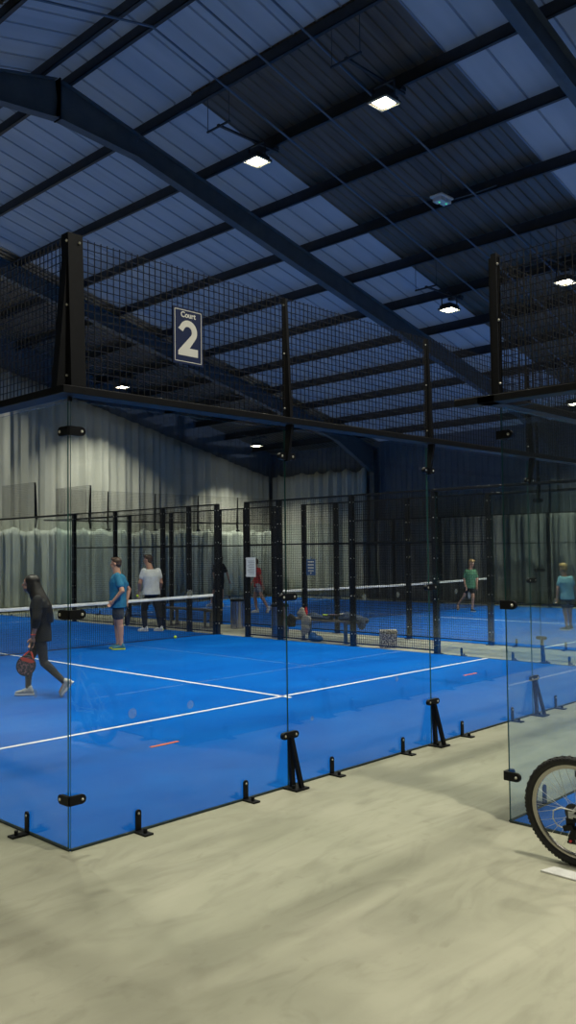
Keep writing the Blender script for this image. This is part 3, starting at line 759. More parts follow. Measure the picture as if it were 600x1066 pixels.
# heavy figure 2 as an outline
pts = []
def arc(cx, cz, r, a0, a1, n):
    return [(cx + r * math.cos(R_(a0 + (a1 - a0) * k / n)), cz + r * math.sin(R_(a0 + (a1 - a0) * k / n))) for k in range(n + 1)]
outer = arc(0, .034, .083, 155, -35, 22); inner = arc(-.004, .032, .038, -35, 155, 16)
poly = [(-.094, .050)] + [(-.078, .066)] + outer[1:] + [(.012, -.087), (.09, -.087), (.09, -.145), (-.094, -.145), (-.094, -.115)] + inner[:-1] + [(-.050, .030)]
mb = MB()
mb.prism(poly, lambda u, v, tt: (u, tt, v), -.0095, -.008)
o = mb.build('numeral', M['sign_white'], t)
bm = bmesh.new(); bm.from_mesh(o.data); bmesh.ops.triangulate(bm, faces=[f for f in bm.faces if len(f.verts) > 4], ngon_method='EAR_CLIP'); bm.to_mesh(o.data); bm.free()

# ------------------------------------------------------------------ curtains
def curtain(name, p0, p1, zb, zt, mat, label, amp=.09, wl=.55, seed=0, scallop=0., n=None):
    (x0, y0), (x1, y1) = p0, p1; d = Vector((x1 - x0, y1 - y0)); L = d.length; d /= L; nn = Vector((-d.y, d.x))
    n = n or int(L / .06); rows = 14; mb = MB(); vs = []; rng = random.Random(seed)
    ph = [rng.uniform(0, 6) for _ in range(6)]
    for j in range(rows + 1):
        f = j / rows
        for i in range(n + 1):
            s = L * i / n
            w = noise.noise(Vector((s * .5, seed, 0))) * 2
            o = amp * math.sin(s / wl * 2 * PI + 2.5 * w + ph[0]) * (.55 + .45 * (1 - f)) + .5 * amp * math.sin(s / (wl * .43) * 2 * PI + ph[1] + w) + .8 * amp * noise.noise(Vector((s * 1.3, f * 1.2, seed + 3)))
            p = Vector((x0, y0)) + d * s + nn * o
            top = zt(p.x) if callable(zt) else zt
            if scallop: top -= scallop * abs(math.sin(s / .9 * PI + w)) ** .7 * (.6 + .7 * abs(noise.noise(Vector((s, 9, seed)))))
            vs.append((p.x, p.y, zb + (top - zb) * f))
    W = n + 1
    fs = [(j * W + i, j * W + i + 1, (j + 1) * W + i + 1, (j + 1) * W + i) for j in range(rows) for i in range(n)]
    mb.add(vs, fs); o = mb.build(name, mat, smooth=True)
    sd = o.modifiers.new('s', 'SOLIDIFY'); sd.thickness = .012
    return tag(o, label, 'curtain')
curtain('tall_curtain', (XR - .5, YF - .35), (-4, YF - .35), .05, lambda x: min(roofz(x, -.62), 8.2), M['curtain'], 'tall pale grey curtain hanging across the end of the hall', .08, .75, 1)
curtain('tall_curtain', (XR - .42, 16.2), (XR - .42, YF - .5), .05, 5.1, M['curtain'], 'tall grey curtain round the corner from the end wall, up to the steel column', .09, .6, 2, scallop=.22)
curtain('short_curtain', (13.9 - 6, 20.75), (XR - 1.0, 20.75), .06, 2.75, M['curtain_low'], 'short grey curtain with drooping top edge behind the end glass', .10, .62, 3, scallop=.2)
curtain('short_curtain', (XR - .75, 2), (XR - .75, 15.4), .06, 3.0, M['curtain_dark'], "short charcoal curtain along the wall behind the boys", .10, .6, 4)
for x, h, lb in ((20.2, .5, 'thin rope loop hanging on the end curtain, by the corner'),):
    pass

# ------------------------------------------------------------------ rackets, balls
def racket(label, loc, rot, face, rimm, scale=1.):
    """teardrop padel racket; local z up from the grip end to the head tip"""
    t = thing('padel_racket', label, 'padel racket', loc); t.rotation_euler = rot; t.scale = (scale,) * 3
    def outline(k=1.):
        p = []
        for i in range(32):
            q = 2 * PI * i / 32; r = .125 * k
            x = r * math.cos(q); z = .315 + r * 1.08 * math.sin(q)
            p.append((x, z))
        return p
    mb = MB(); mb.prism(outline(1), lambda u, v, tt: (u, tt, v), -.019, .019); mb.build('head_rim', rimm, t, smooth=True, bevel=.004)
    mb = MB(); mb.prism(outline(.88), lambda u, v, tt: (u, tt, v), -.021, .021); mb.build('face', face, t)
    mb = MB(); mb.tube([(0, 0, .0), (0, 0, .12)], .017, 10); mb.build('grip', M['racket_black'], t, smooth=True)
    mb = MB()
    for s in (-1, 1): mb.tube([(0, 0, .115), (s * .03, 0, .15), (s * .07, 0, .215)], .012, 8)
    mb.build('throat', M['racket_red'] if rimm is not M['racket_black'] else rimm, t, smooth=True)
    return t
def ball(x, y, z, label):
    mb = MB(); mb.ell((0, 0, 0), .034, n=18); o = mb.build('tennis_ball', M['ball'], smooth=True, loc=(x, y, z)); return tag(o, label, 'ball', 'yellow balls')
ball(8.78, 9.95, .042, 'yellow ball on the turf, lying in the open by the net')
ball(9.72, 11.6, .042, "yellow ball on the turf between the white shoes")

# ------------------------------------------------------------------ people (local x = toward the bicycle side, y = away, z up)
PRZ = math.atan2(-.7197, .6943)
def fv(f): v = Vector((f[0], f[1], 0)); return v.normalized()
def person(label, loc, J, look, mats, s=1., sleeve=.5, hem=None, shorts=None, hair='short', fem=False, bulk=1., racket_hand=None, loose=1.):
    """J joints: head neck shL shR elL elR wrL wrR hpL hpR knL knR anL anR ftL ftR(dir) ; metres"""
    t = thing('person', label, 'person', loc, PRZ)
    g = {k: Vector(v) for k, v in J.items()}
    skin, top, bottom, shoe, hairm = mats[:5]
    SH = (g['shL'] + g['shR']) / 2
    for q_ in ('shL', 'shR'): g[q_] = SH + (g[q_] - SH) * .88 - Vector((0, 0, .015 * s))
    HP = (g['hpL'] + g['hpR']) / 2
    wS = (g['shR'] - g['shL']); wS.z = 0; wS.normalize(); wH = (g['hpR'] - g['hpL']); wH.z = 0; wH.normalize()
    up = Vector((0, 0, 1)); fS = up.cross(wS) * 1; fH = up.cross(wH) * 1
    L = fv(look); X = Vector((L.y, -L.x, 0)); HM = Matrix((X, L, up)).transposed()   # head: x right, y forward
    hd = g['head']
    def hp(p): return hd + (HM @ Vector(p)) * s
    mb = MB()
    k = s * (.96 if fem else 1.) * bulk
    # torso
    def torso(m, e, cut0=0., cut1=1., flare=0.):
        secs = []
        for f, w, d in ((-.14, .12, .085), (-.06, .155, .11), (.05, .165, .115), (.25, .145, .105), (.5, .155, .112), (.75, .178, .118), (.92, .175, .10), (1.02, .11, .075), (1.06, .06, .055)):
            if f < cut0 or f > cut1: continue
            c = HP.lerp(SH, f); wd = wH.lerp(wS, max(0, min(1, f))); fd = fH.lerp(fS, max(0, min(1, f)))
            q = flare * (1 - f) if f < .6 else 0
            secs.append((c + Vector((0, 0, 0)), wd * (w * k + e + q), fd * (d * k * (1.0) + e + q)))
        m.loft(secs, 24)
    torso(mb, 0)
    mb.cap(g['neck'] - Vector((0, 0, .05 * s)), hd - Vector((0, 0, .04 * s)), .064 * k, .056 * k)
    # head with jaw, nose, ears
    mb.ell(hp((0, -.012, .03)), (.076 * s, .094 * s, .092 * s), HM, 20)
    mb.ell(hp((0, .022, -.045)), (.056 * s, .066 * s, .062 * s), HM, 18)
    mb.ell(hp((0, .062, -.088)), (.022 * s, .018 * s, .018 * s), HM, 12)
    mb.cap(hp((0, .083, .018)), hp((0, .103, -.018)), .009 * s, .014 * s)
    for sx in (-1, 1): mb.ell(hp((sx * .078, -.008, -.005)), (.012 * s, .02 * s, .032 * s), HM, 10)
    for S in 'LR':
        sh, el, wr = g['sh' + S], g['el' + S], g['wr' + S]
        mb.cap(sh, el, .05 * k, .040 * k); mb.cap(el, wr, .041 * k, .026 * k)
        # hand: palm, four fingers, thumb
        d = g.get('hd' + S, (wr - el)).normalized() if not isinstance(g.get('hd' + S), type(None)) else (wr - el).normalized()
        side = d.cross(Vector((L.x, L.y, 0)));
        if side.length < .1: side = d.cross(Vector((1, 0, 0)))
        side.normalize(); nrm = side.cross(d).normalized()
        rot = Matrix((nrm, side, d)).transposed()
        pc = wr + d * .055 * s
        mb.ell(pc, (.04 * s, .018 * s, .052 * s), rot, 12)
        curl = -side if S == 'L' else side
        for q in range(4):
            o = nrm * (.030 - .020 * q) * s; ln = (.036, .042, .039, .030)[q] * s
            a = pc + o + d * .04 * s; b = a + d * ln * .8 + curl * .012 * s; c = b + d * ln * .45 + curl * .03 * s
            mb.cap(a, b, .0095 * s, .009 * s, 8); mb.cap(b, c, .009 * s, .0075 * s, 8)
        a = pc + nrm * .034 * s - d * .02 * s; b = a + nrm * .02 * s + d * .03 * s + curl * .012 * s; mb.cap(a, b, .012 * s, .010 * s, 8); mb.cap(b, b + d * .024 * s + curl * .012 * s, .010 * s, .0085 * s, 8)
        h, kn, an = g['hp' + S], g['kn' + S], g['an' + S]
        mb.cap(h, kn, .082 * k, .055 * k); mb.cap(kn, an, .052 * k, .034 * k)
        calf = kn.lerp(an, .3); bk = (g['ft' + S]); bk = Vector((bk.x, bk.y, 0)).normalized()
        tt_ = (an - kn).normalized(); bk = (bk - tt_ * bk.dot(tt_)) * .8
        mb.cap(kn.lerp(an, .12) - bk * .01 * s, kn.lerp(an, .5) - bk * .012 * s, .052 * k, .042 * k)
        ft = Vector(g['ft' + S]).normalized()
        mb.cap(an - Vector((0, 0, .02 * s)), an + ft * .10 * s - Vector((0, 0, .045 * s)), .034 * s, .024 * s)
    body = mb.blob('body', skin, t, .0085, 3)
    # face details
    for sx in (-1, 1):
        e = MB(); e.ell(hp((sx * .030, .078, .018)), (.012 * s, .008 * s, .007 * s), HM, 10); e.ell(hp((sx * .030, .0855, .018)), (.0055 * s, .003 * s, .0055 * s), HM, 8, 1); e.build('eye', [M['eye_white'], M['hair_black']], t, smooth=True)
        e = MB(); e.cap(hp((sx * .016, .087, .040)), hp((sx * .046, .074, .042)), .0045 * s, .0035 * s, 6); e.build('eyebrow', hairm, t)
    e = MB(); e.ell(hp((0, .083, -.050)), (.024 * s, .007 * s, .007 * s), HM, 10); e.build('mouth', M['lip'], t, smooth=True)
    # hair
    hb = MB()
    if hair == 'long':
        hb.ell(hp((0, -.032, .045)), (.092 * s, .104 * s, .092 * s), HM, 20)
        hb.ell(hp((-.07, -.03, -.03)), (.026 * s, .06 * s, .11 * s), HM, 14); hb.ell(hp((.07, -.03, -.03)), (.026 * s, .06 * s, .11 * s), HM, 14)
        secs = []
        for z, y, w, dd in ((.06, -.05, .085, .07), (-.05, -.075, .105, .09), (-.16, -.11, .135, .115), (-.28, -.165, .145, .12), (-.38, -.215, .125, .09), (-.52, -.26, .09, .05)):
            secs.append((hp((0, y, z)), X * w * s, L * dd * s))
        hb.loft(secs, 20)
    else:
        hb.ell(hp((0, -.026, .052)), (.082 * s, .096 * s, .084 * s), HM, 20)
        hb.ell(hp((0, -.055, .0)), (.074 * s, .062 * s, .075 * s), HM, 18)
        hb.cap(hp((-.045, .055, .10)), hp((.045, .055, .10)), .030 * s, .030 * s)
        if hair == 'mop':
            hb.ell(hp((0, -.01, .075)), (.094 * s, .105 * s, .075 * s), HM, 20); hb.cap(hp((-.05, .07, .07)), hp((.05, .075, .075)), .026 * s, .026 * s)
    # keep the face clear: hair is fused then lies outside the skin
    ho = hb.blob('hair', hairm, t, .008, 2)
    # top
    c = MB(); hemf = -.12 if hem is None else hem
    secs = []
    for f, w, d in ((hemf, .172, .125), (.02, .172, .124), (.25, .158, .12), (.5, .165, .124), (.75, .186, .13), (.93, .182, .108), (1.02, .12, .085), (1.055, .072, .068)):
        cc = HP.lerp(SH, f); ff = max(0, min(1, f)); q = loose
        secs.append((cc, wH.lerp(wS, ff) * (w * k * q + .004), fH.lerp(fS, ff) * (d * k * q + .004)))
    c.loft(secs, 28)
    for S in 'LR':
        sh, el, wr = g['sh' + S], g['el' + S], g['wr' + S]
        if sleeve <= 1: c.cap(sh, sh.lerp(el, sleeve), .060 * k * loose, .058 * k * loose)
        else: c.cap(sh, el, .066 * k * loose, .060 * k * loose); c.cap(el, el.lerp(wr, sleeve - 1), .058 * k * loose, .05 * k * loose)
    c.blob('shirt', top, t, .009, 3)
    # bottoms
    c = MB(); secs = []
    for f, w, d in ((-.2, .12, .09), (-.1, .165, .118), (.0, .172, .124), (.14, .162, .116)):
        secs.append((HP.lerp(SH, f), wH * (w * k + .002), fH * (d * k + .002)))
    c.loft(secs, 24)
    for S in 'LR':
        h, kn, an = g['hp' + S], g['kn' + S], g['an' + S]
        if shorts: c.cap(h, h.lerp(kn, shorts), .095 * k, .084 * k)
        else:
            q = 1.0 if fem else 1.12
            c.cap(h, kn, .086 * k * q, .060 * k * q); c.cap(kn, kn.lerp(an, .93), .058 * k * q, .041 * k * q)
            ft = g['ft' + S]; bk = Vector((ft.x, ft.y, 0)).normalized(); tt_ = (an - kn).normalized(); bk = (bk - tt_ * bk.dot(tt_)) * .8; c.cap(kn.lerp(an, .12) - bk * .01 * s, kn.lerp(an, .5) - bk * .012 * s, .058 * k * q, .048 * k * q)
    c.blob('shorts' if shorts else 'trousers', bottom, t, .009, 3)
    # shoes
    for S in 'LR':
        an = g['an' + S]; ft = Vector(g['ft' + S]).normalized(); sd_ = ft.cross(up).normalized(); un = sd_.cross(ft).normalized()
        def P(a, b, c_): return an + ft * a * s + sd_ * b * s + un * c_ * s
        c = MB(); secs = []
        for a, w, zc, hh in ((-.075, .022, -.045, .024), (-.06, .034, -.035, .042), (-.02, .038, -.025, .055), (.03, .040, -.035, .045), (.09, .046, -.048, .032), (.14, .042, -.052, .026), (.175, .022, -.056, .018)):
            secs.append((P(a, 0, zc), sd_ * w * s, un * hh * s))
        c.loft(secs, 18); c.cap(P(-.02, 0, -.02), P(-.02, 0, .012), .041 * s, .039 * s)
        so = c.blob('shoe', shoe, t, .008, 2)
        c = MB(); pr = [(-.08, -.02), (-.07, -.034), (0, -.036), (.08, -.047), (.14, -.045), (.18, -.022), (.185, 0), (.18, .022), (.14, .045), (.08, .047), (0, .036), (-.07, .034), (-.08, .02)]
        c.prism(pr, lambda u, v, q: tuple(P(u, v, q)), -.088, -.064); c.build('sole', mats[5] if len(mats) > 5 else M['shoe_white'], so, bevel=.003)
    return t
def sc(J, k): return {a: tuple(c * k for c in b) if a[:2] != 'ft' and a[:2] != 'hd' else b for a, b in J.items()}
def ext(mat5, extra): return mat5 + (extra,)

# woman with the racket, walking
J = dict(head=(-.20, 0, 1.475), neck=(-.13, 0, 1.345), shL=(-.06, -.155, 1.29), shR=(-.08, .155, 1.29), elL=(-.05, -.215, 1.03), elR=(-.01, .22, 1.03), wrL=(-.10, -.20, .80), wrR=(-.10, .22, .82),
         hpL=(-.045, -.085, .82), hpR=(-.06, .085, .82), knL=(.01, -.085, .45), knR=(-.24, .085, .46), anL=(.285, -.085, .19), anR=(-.25, .085, .092), ftL=(-.62, 0, -.78), ftR=(-1, 0, 0))
w = person('woman with long black hair in black top and leggings, walking with a racket', (2.99, 5.42, .008), J, (-1, -.05), (M['skin2'], M['black_cloth'], M['navy_cloth'], M['shoe_grey'], M['hair_black']),
           s=.98, sleeve=1.35, hair='long', fem=True, hem=-.2, loose=1.08)
mb = MB(); mb.tube([(-.096 + .03 * math.cos(q), -.203 + .03 * math.sin(q), .83) for q in [2 * PI * i / 14 for i in range(14)]], .006, 6, closed=True); mb.build('wristband', M['racket_red'], w)
# racket hangs from her hand
R2 = Vector((.6943, -.7197, 0)); A2 = Vector((.7197, .6943, 0))
def wpos(P0, r, d, z): return Vector((P0[0], P0[1], .008)) + R2 * r + A2 * d + Vector((0, 0, z))
racket('black racket with coral throat held low by the dark-haired woman', wpos((2.99, 5.42), -.10, -.215, .735), (R_(180 + 0), R_(16), PRZ), M['racket_face'], M['racket_black'])
# give that one the coral throat
bpy.context.view_layer.update()
rk = [o for o in bpy.data.objects if o.name.startswith('padel_racket')][0]
for ch in rk.children:
    if ch.name.startswith('throat'): ch.data.materials[0] = M['racket_red']
mb = MB(); mb.prism([(-.1, .235), (-.06, .215), (.06, .215), (.1, .235), (.06, .262), (-.06, .262)], lambda u, v, tt: (u, tt, v), -.0225, .0225); o = mb.build('throat_band', M['racket_red'], rk)

# man in teal
J = dict(head=(-.125, .02, 1.655), neck=(-.09, .02, 1.50), shL=(-.05, -.19, 1.43), shR=(-.09, .19, 1.43), elL=(.06, -.27, 1.14), elR=(.08, .28, 1.14), wrL=(-.11, -.25, .95), wrR=(.06, .2, .93),
         hpL=(-.06, -.095, .90), hpR=(-.10, .09, .90), knL=(-.025, -.095, .50), knR=(-.11, .09, .50), anL=(-.0, -.095, .092), anR=(-.09, .09, .092), ftL=(-1, -.1, 0), ftR=(-1, .15, 0), hdL=(-.6, .1, -.6))
person('man in teal t-shirt and dark shorts, hand on hip beside the net', (6.87, 9.2, .008), J, (-1, .1), (M['skin'], M['teal_cloth'], M['shorts_grey'], M['shoe_teal'], M['hair_brown'], M['yellow']), s=1.0, sleeve=.62, shorts=.62, hem=-.17, loose=1.1, bulk=1.2)
racket('dark racket held behind his leg by the man in teal', wpos((6.87, 9.2), .06, .2, .88), (R_(180), R_(-4), PRZ + 1.45), M['racket_black'], M['racket_black'])
# man in white
J = dict(head=(.035, .02, 1.68), neck=(.10, 0, 1.52), shL=(-.06, -.09, 1.44), shR=(.29, .09, 1.44), elL=(-.13, -.10, 1.15), elR=(.34, .10, 1.15), wrL=(-.17, .02, .93), wrR=(.28, .25, .96),
         hpL=(.04, -.04, .92), hpR=(.20, .06, .92), knL=(-.06, .04, .50), knR=(.28, .02, .50), anL=(-.03, .0, .095), anR=(.33, .0, .095), ftL=(-1, .15, 0), ftR=(-.75, .4, 0))
person('man in white t-shirt and black trousers holding a yellow ball', (9.42, 11.84, .008), J, (-1, .25), (M['skin'], M['white_cloth'], M['black_cloth'], M['shoe_white'], M['hair_brown']), s=1.0, sleeve=.5, hem=-.1, loose=1.05, bulk=1.18)
p = wpos((9.42, 11.84), -.20, -.03, .84); ball(p.x, p.y, p.z, "yellow ball held in the hand of the man in white")
# boy in green
J = dict(head=(.18, 0, 1.42), neck=(.14, 0, 1.29), shL=(.28, .02, 1.22), shR=(.00, .0, 1.22), elL=(.33, .0, .97), elR=(-.06, .0, .97), wrL=(.30, -.06, .76), wrR=(-.02, -.06, .75),
         hpL=(.20, .0, .78), hpR=(.06, .0, .78), knL=(.19, -.06, .42), knR=(-.05, .06, .45), anL=(.17, .0, .085), anR=(-.20, .28, .20), ftL=(.35, -.93, 0), ftR=(-.1, -.4, -.8))
person('boy in green shirt and black shorts carrying a black and white racket', (19.0, 9.12, .008), J, (.35, -.94), (M['skin'], M['green_cloth'], M['black_cloth'], M['shoe_black'], M['hair_blond']), s=.92, sleeve=.75, shorts=.55, hem=-.2, hair='mop', loose=1.04, bulk=.95)
racket('black and white racket hanging from the hand of the boy in green', wpos((19.0, 9.12), -.02, -.08, .70), (R_(180), R_(-38), PRZ + .9), M['paper'], M['racket_black'], .85)
# boy in pale blue
J = dict(head=(-.05, .02, 1.39), neck=(-.02, 0, 1.26), shL=(-.14, .0, 1.19), shR=(.14, .03, 1.19), elL=(-.19, .0, .95), elR=(.20, .05, .95), wrL=(-.20, .02, .74), wrR=(.24, .12, .77),
         hpL=(-.05, .0, .76), hpR=(.09, .0, .76), knL=(-.02, .05, .42), knR=(.10, .08, .42), anL=(.0, .0, .085), anR=(.13, .15, .10), ftL=(-.75, .55, 0), ftR=(-.3, .9, 0))
person('boy in pale blue t-shirt and dark shorts seen from behind', (15.38, 4.2, .008), J, (-.35, .9), (M['skin'], M['sky_cloth'], M['shorts_grey'], M['shoe_black'], M['hair_blond']), s=.90, sleeve=.6, shorts=.6, hem=-.15, hair='mop', loose=1.05)
# person in red, running, behind the notice
J = dict(head=(-.10, 0, 1.52), neck=(-.06, 0, 1.40), shL=(-.02, -.17, 1.33), shR=(-.02, .17, 1.33), elL=(.10, -.22, 1.08), elR=(-.10, .22, 1.06), wrL=(.14, -.2, .84), wrR=(-.2, .1, .92),
         hpL=(-.02, -.09, .85), hpR=(-.02, .09, .85), knL=(.10, -.09, .48), knR=(-.12, .09, .46), anL=(.28, -.09, .16), anR=(-.06, .09, .09), ftL=(-.5, 0, -.85), ftR=(-1, 0, 0))
person('person in red top and pale shorts running, half hidden by the white notice', (15.13, 13.92, .008), J, (-1, 0), (M['skin'], M['red_cloth'], M['shorts_pale'], M['shoe_white'], M['hair_brown']), s=.95, sleeve=.6, shorts=.45, hem=-.15)
# person in black beyond the posts
J = dict(head=(.07, 0, 1.60), neck=(.04, 0, 1.46), shL=(-.10, -.1, 1.40), shR=(.18, .1, 1.40), elL=(-.14, -.15, 1.12), elR=(.30, .1, 1.12), wrL=(-.08, -.1, .9), wrR=(.36, .1, .9),
         hpL=(-.03, -.06, .88), hpR=(.10, .06, .88), knL=(-.14, .0, .48), knR=(.12, .02, .48), anL=(-.24, .05, .10), anR=(.12, .0, .09), ftL=(-1, .2, 0), ftR=(-.9, .3, 0))
person('person in black t-shirt and shorts behind the post at the net end', (16.4, 17.2, .008), J, (-.6, .6), (M['skin'], M['black_cloth'], M['black_cloth'], M['shoe_white'], M['hair_brown']), s=1.0, sleeve=.7, shorts=.62, hem=-.2, loose=1.12)

# ------------------------------------------------------------------ aisle clutter
def bench(x, y0, y1, label, legm, w=.30):
    t = thing('bench', label, 'bench', (x, y0, 0)); L = y1 - y0
    mb = MB()
    for k in range(3): mb.box((-w / 2 + k * w / 3 + .006, 0, .42), (-w / 2 + (k + 1) * w / 3 - .006, L, .455))
    mb.build('seat', M['bench'], t, bevel=.004)
    for yy in (.4, L - .45):
        mb = MB()
        for s in (-1, 1): mb.box((s * (w / 2 - .05) - .025, yy - .03, 0), (s * (w / 2 - .05) + .025, yy + .03, .42))
        mb.box((-w / 2 + .03, yy - .025, .38), (w / 2 - .03, yy + .025, .42)); mb.box((-w / 2 + .0, yy - .04, 0), (w / 2, yy + .04, .012)); mb.build('leg', legm, t)
bench(10.38, 6.0, 8.0, 'slatted bench piled with clothes behind the wire fence', M['bench_leg'])
bench(11.05, 11.1, 13.3, 'empty bench in the aisle behind the man in white', M['bench_leg2'])
def bin_(x, y, label, r=.19, h=.74):
    t = thing('litter_bin', label, 'bin', (x, y, 0))
    mb = MB(); mb.lathe([(r - .01, 0), (r, .01), (r, h - .06), (r - .008, h - .05)], (0, 0, 0), 40); mb.build('drum', M['inox'], t, smooth=True)
    mb = MB(); mb.lathe([(r + .006, h - .06), (r + .008, h - .05), (r + .004, h - .02), (r - .05, h), (r - .07, h - .005), (r - .075, h - .04)], (0, 0, 0), 40); mb.build('lid', M['black'], t, smooth=True)
    mb = MB()
    for k in range(7): q = 2 * PI * k / 7; mb.box((-.006, -r - .003, .03), (.006, -r + .002, h - .07), 0, Matrix.Rotation(q, 4, 'Z'))
    mb.build('drum_rib', M['housing'], t)
bin_(10.36, 8.32, 'shiny steel bin standing behind the wire fence, beside the bench with clothes')
bin_(11.3, 11.0 - .3, 'shiny steel bin by the empty bench, beyond the net end', .17, .72)
mb = MB(); mb.box((-.16, -.13, 0), (.16, .13, .32))
t = thing('patterned_box', 'small box with dark speckled print on the concrete by the fence', 'box', (10.32, 5.36, 0), PRZ)
mb.build('body', M['mosaic'], t, bevel=.008)
mb = MB(); mb.box((-.165, -.135, .30), (.165, .135, .335)); mb.build('lid', M['mosaic'], t, bevel=.006)
def pile(name, label, cat, loc, parts, mat, voxel=.012, amp=.02, seed=1):
    mb = MB()
    for p in parts: mb.ell(p[0], p[1], Matrix.Rotation(p[2] if len(p) > 2 else 0, 3, 'Z'))
    o = mb.blob(name, mat, None, voxel, 2, loc)
    for v in o.data.vertices: v.co += v.co.normalized() * amp * noise.noise(Vector(v.co) * 14 + Vector((seed, 0, 0)))
    for v in o.data.vertices: v.co.z = max(v.co.z, 0) if name != 'towel' and name != 'jacket' else v.co.z
    return tag(o, label, cat)
pile('jacket', 'dark jackets heaped on the bench end by the fence post', 'jacket', (10.38, 6.28, .455), [((0, .0, .06), (.15, .26, .075)), ((.0, -.25, .03), (.13, .14, .06)), ((.02, .12, .11), (.12, .16, .06), .4), ((-.1, -.3, -.05), (.06, .10, .10)), ((0, .25, .05), (.12, .12, .06))], M['denim'], seed=2)
pile('scarf', 'pale beige scarf on top of the heaped jackets', 'scarf', (10.40, 6.5, .575), [((0, .05, .0), (.09, .12, .03)), ((.02, .17, -.03), (.06, .08, .03)), ((0, -.12, .01), (.06, .08, .025))], M['beige'], seed=6, amp=.01)
pile('jacket', 'dark jacket stretched out on the bench beside the beige towel', 'jacket', (10.38, 7.2, .455), [((0, 0, .04), (.13, .32, .045)), ((.03, .2, .07), (.10, .14, .06)), ((0, -.28, .03), (.1, .12, .035))], M['denim'], seed=3)
pile('towel', 'beige towel draped over the front edge of the bench', 'towel', (10.22, 7.42, .30), [((0, 0, .12), (.035, .15, .12)), ((.0, .02, -.04), (.03, .13, .13)), ((.09, 0, .18), (.10, .14, .03)), ((0, .09, -.1), (.025, .06, .10))], M['beige'], seed=4)
pile('backpack', 'small dark backpack hanging at the bench end by the bin', 'backpack', (10.24, 7.86, .27), [((0, 0, .12), (.08, .12, .16)), ((-.04, 0, .06), (.05, .09, .09))], M['black_cloth'], seed=5)
pile('drink_bottle', 'red topped bottle standing among the clothes on the bench', 'bottle', (10.42, 7.6, .455), [((0, 0, .10), (.035, .035, .11)), ((0, 0, .2), (.025, .025, .04))], M['red_part'], amp=0)
pile('beige_bag', 'beige bag sitting on the bench beside the red topped bottle', 'bag', (10.34, 7.66, .455), [((0, 0, .09), (.08, .11, .10)), ((0, -.02, .16), (.05, .07, .07))], M['beige'], seed=8)
pile('blue_bag', 'blue bag slumped on the concrete under the bench', 'bag', (10.28, 7.2, 0), [((0, 0, .06), (.10, .20, .07)), ((0, .08, .10), (.08, .10, .09))], M['blue_bag'], seed=9)
t = racket('dark racket lying flat on the bench', (10.34, 7.05, .55), (R_(90), 0, R_(5)), M['racket_face'], M['racket_black'])
for ch in t.children:
    if ch.name.startswith('grip'): ch.data.materials[0] = M['yellow']
# notices
t = thing('paper_notice', 'white paper notice fixed on the fence post by the runner in red', 'notice', (9.985, 8.82, 1.53))
mb = MB(); mb.box((-.004, -.15, -.21), (.0, .15, .21)); mb.build('sheet', M['paper'], t)
mb = MB()
for k in range(9): mb.box((-.0055, -.11, .13 - k * .034), (-.004, .11 - (k % 3) * .03, .138 - k * .034))
mb.build('print_lines', M['shorts_grey'], t)
t = thing('blue_notice', "blue notice board with pale print hung on the boys' court fence", 'notice', (X3 - .052, 8.78, 1.5))
mb = MB(); mb.box((-.006, -.14, -.2), (.0, .14, .17)); mb.box((-.004, -.015, .17), (0, .015, .24)); mb.build('board', M['notice_blue'], t)
mb = MB()
for k in range(4): mb.box((-.0075, -.09, .10 - k * .07), (-.006, .09, .125 - k * .07))
mb.ell((-.008, 0, -.15), (.002, .02, .02)); mb.build('print_lines', M['sign_white'], t)

# ------------------------------------------------------------------ bicycle (heads along -y, drive side faces the open concrete)
B = thing('bicycle', 'mountain bike leaning against the glass, rear wheel and gears showing', 'bicycle', (1.90, -2.50, 0), -PI / 2)
B.rotation_euler = (R_(4), 0, -PI / 2 )      # local x forward, local -y... drive side
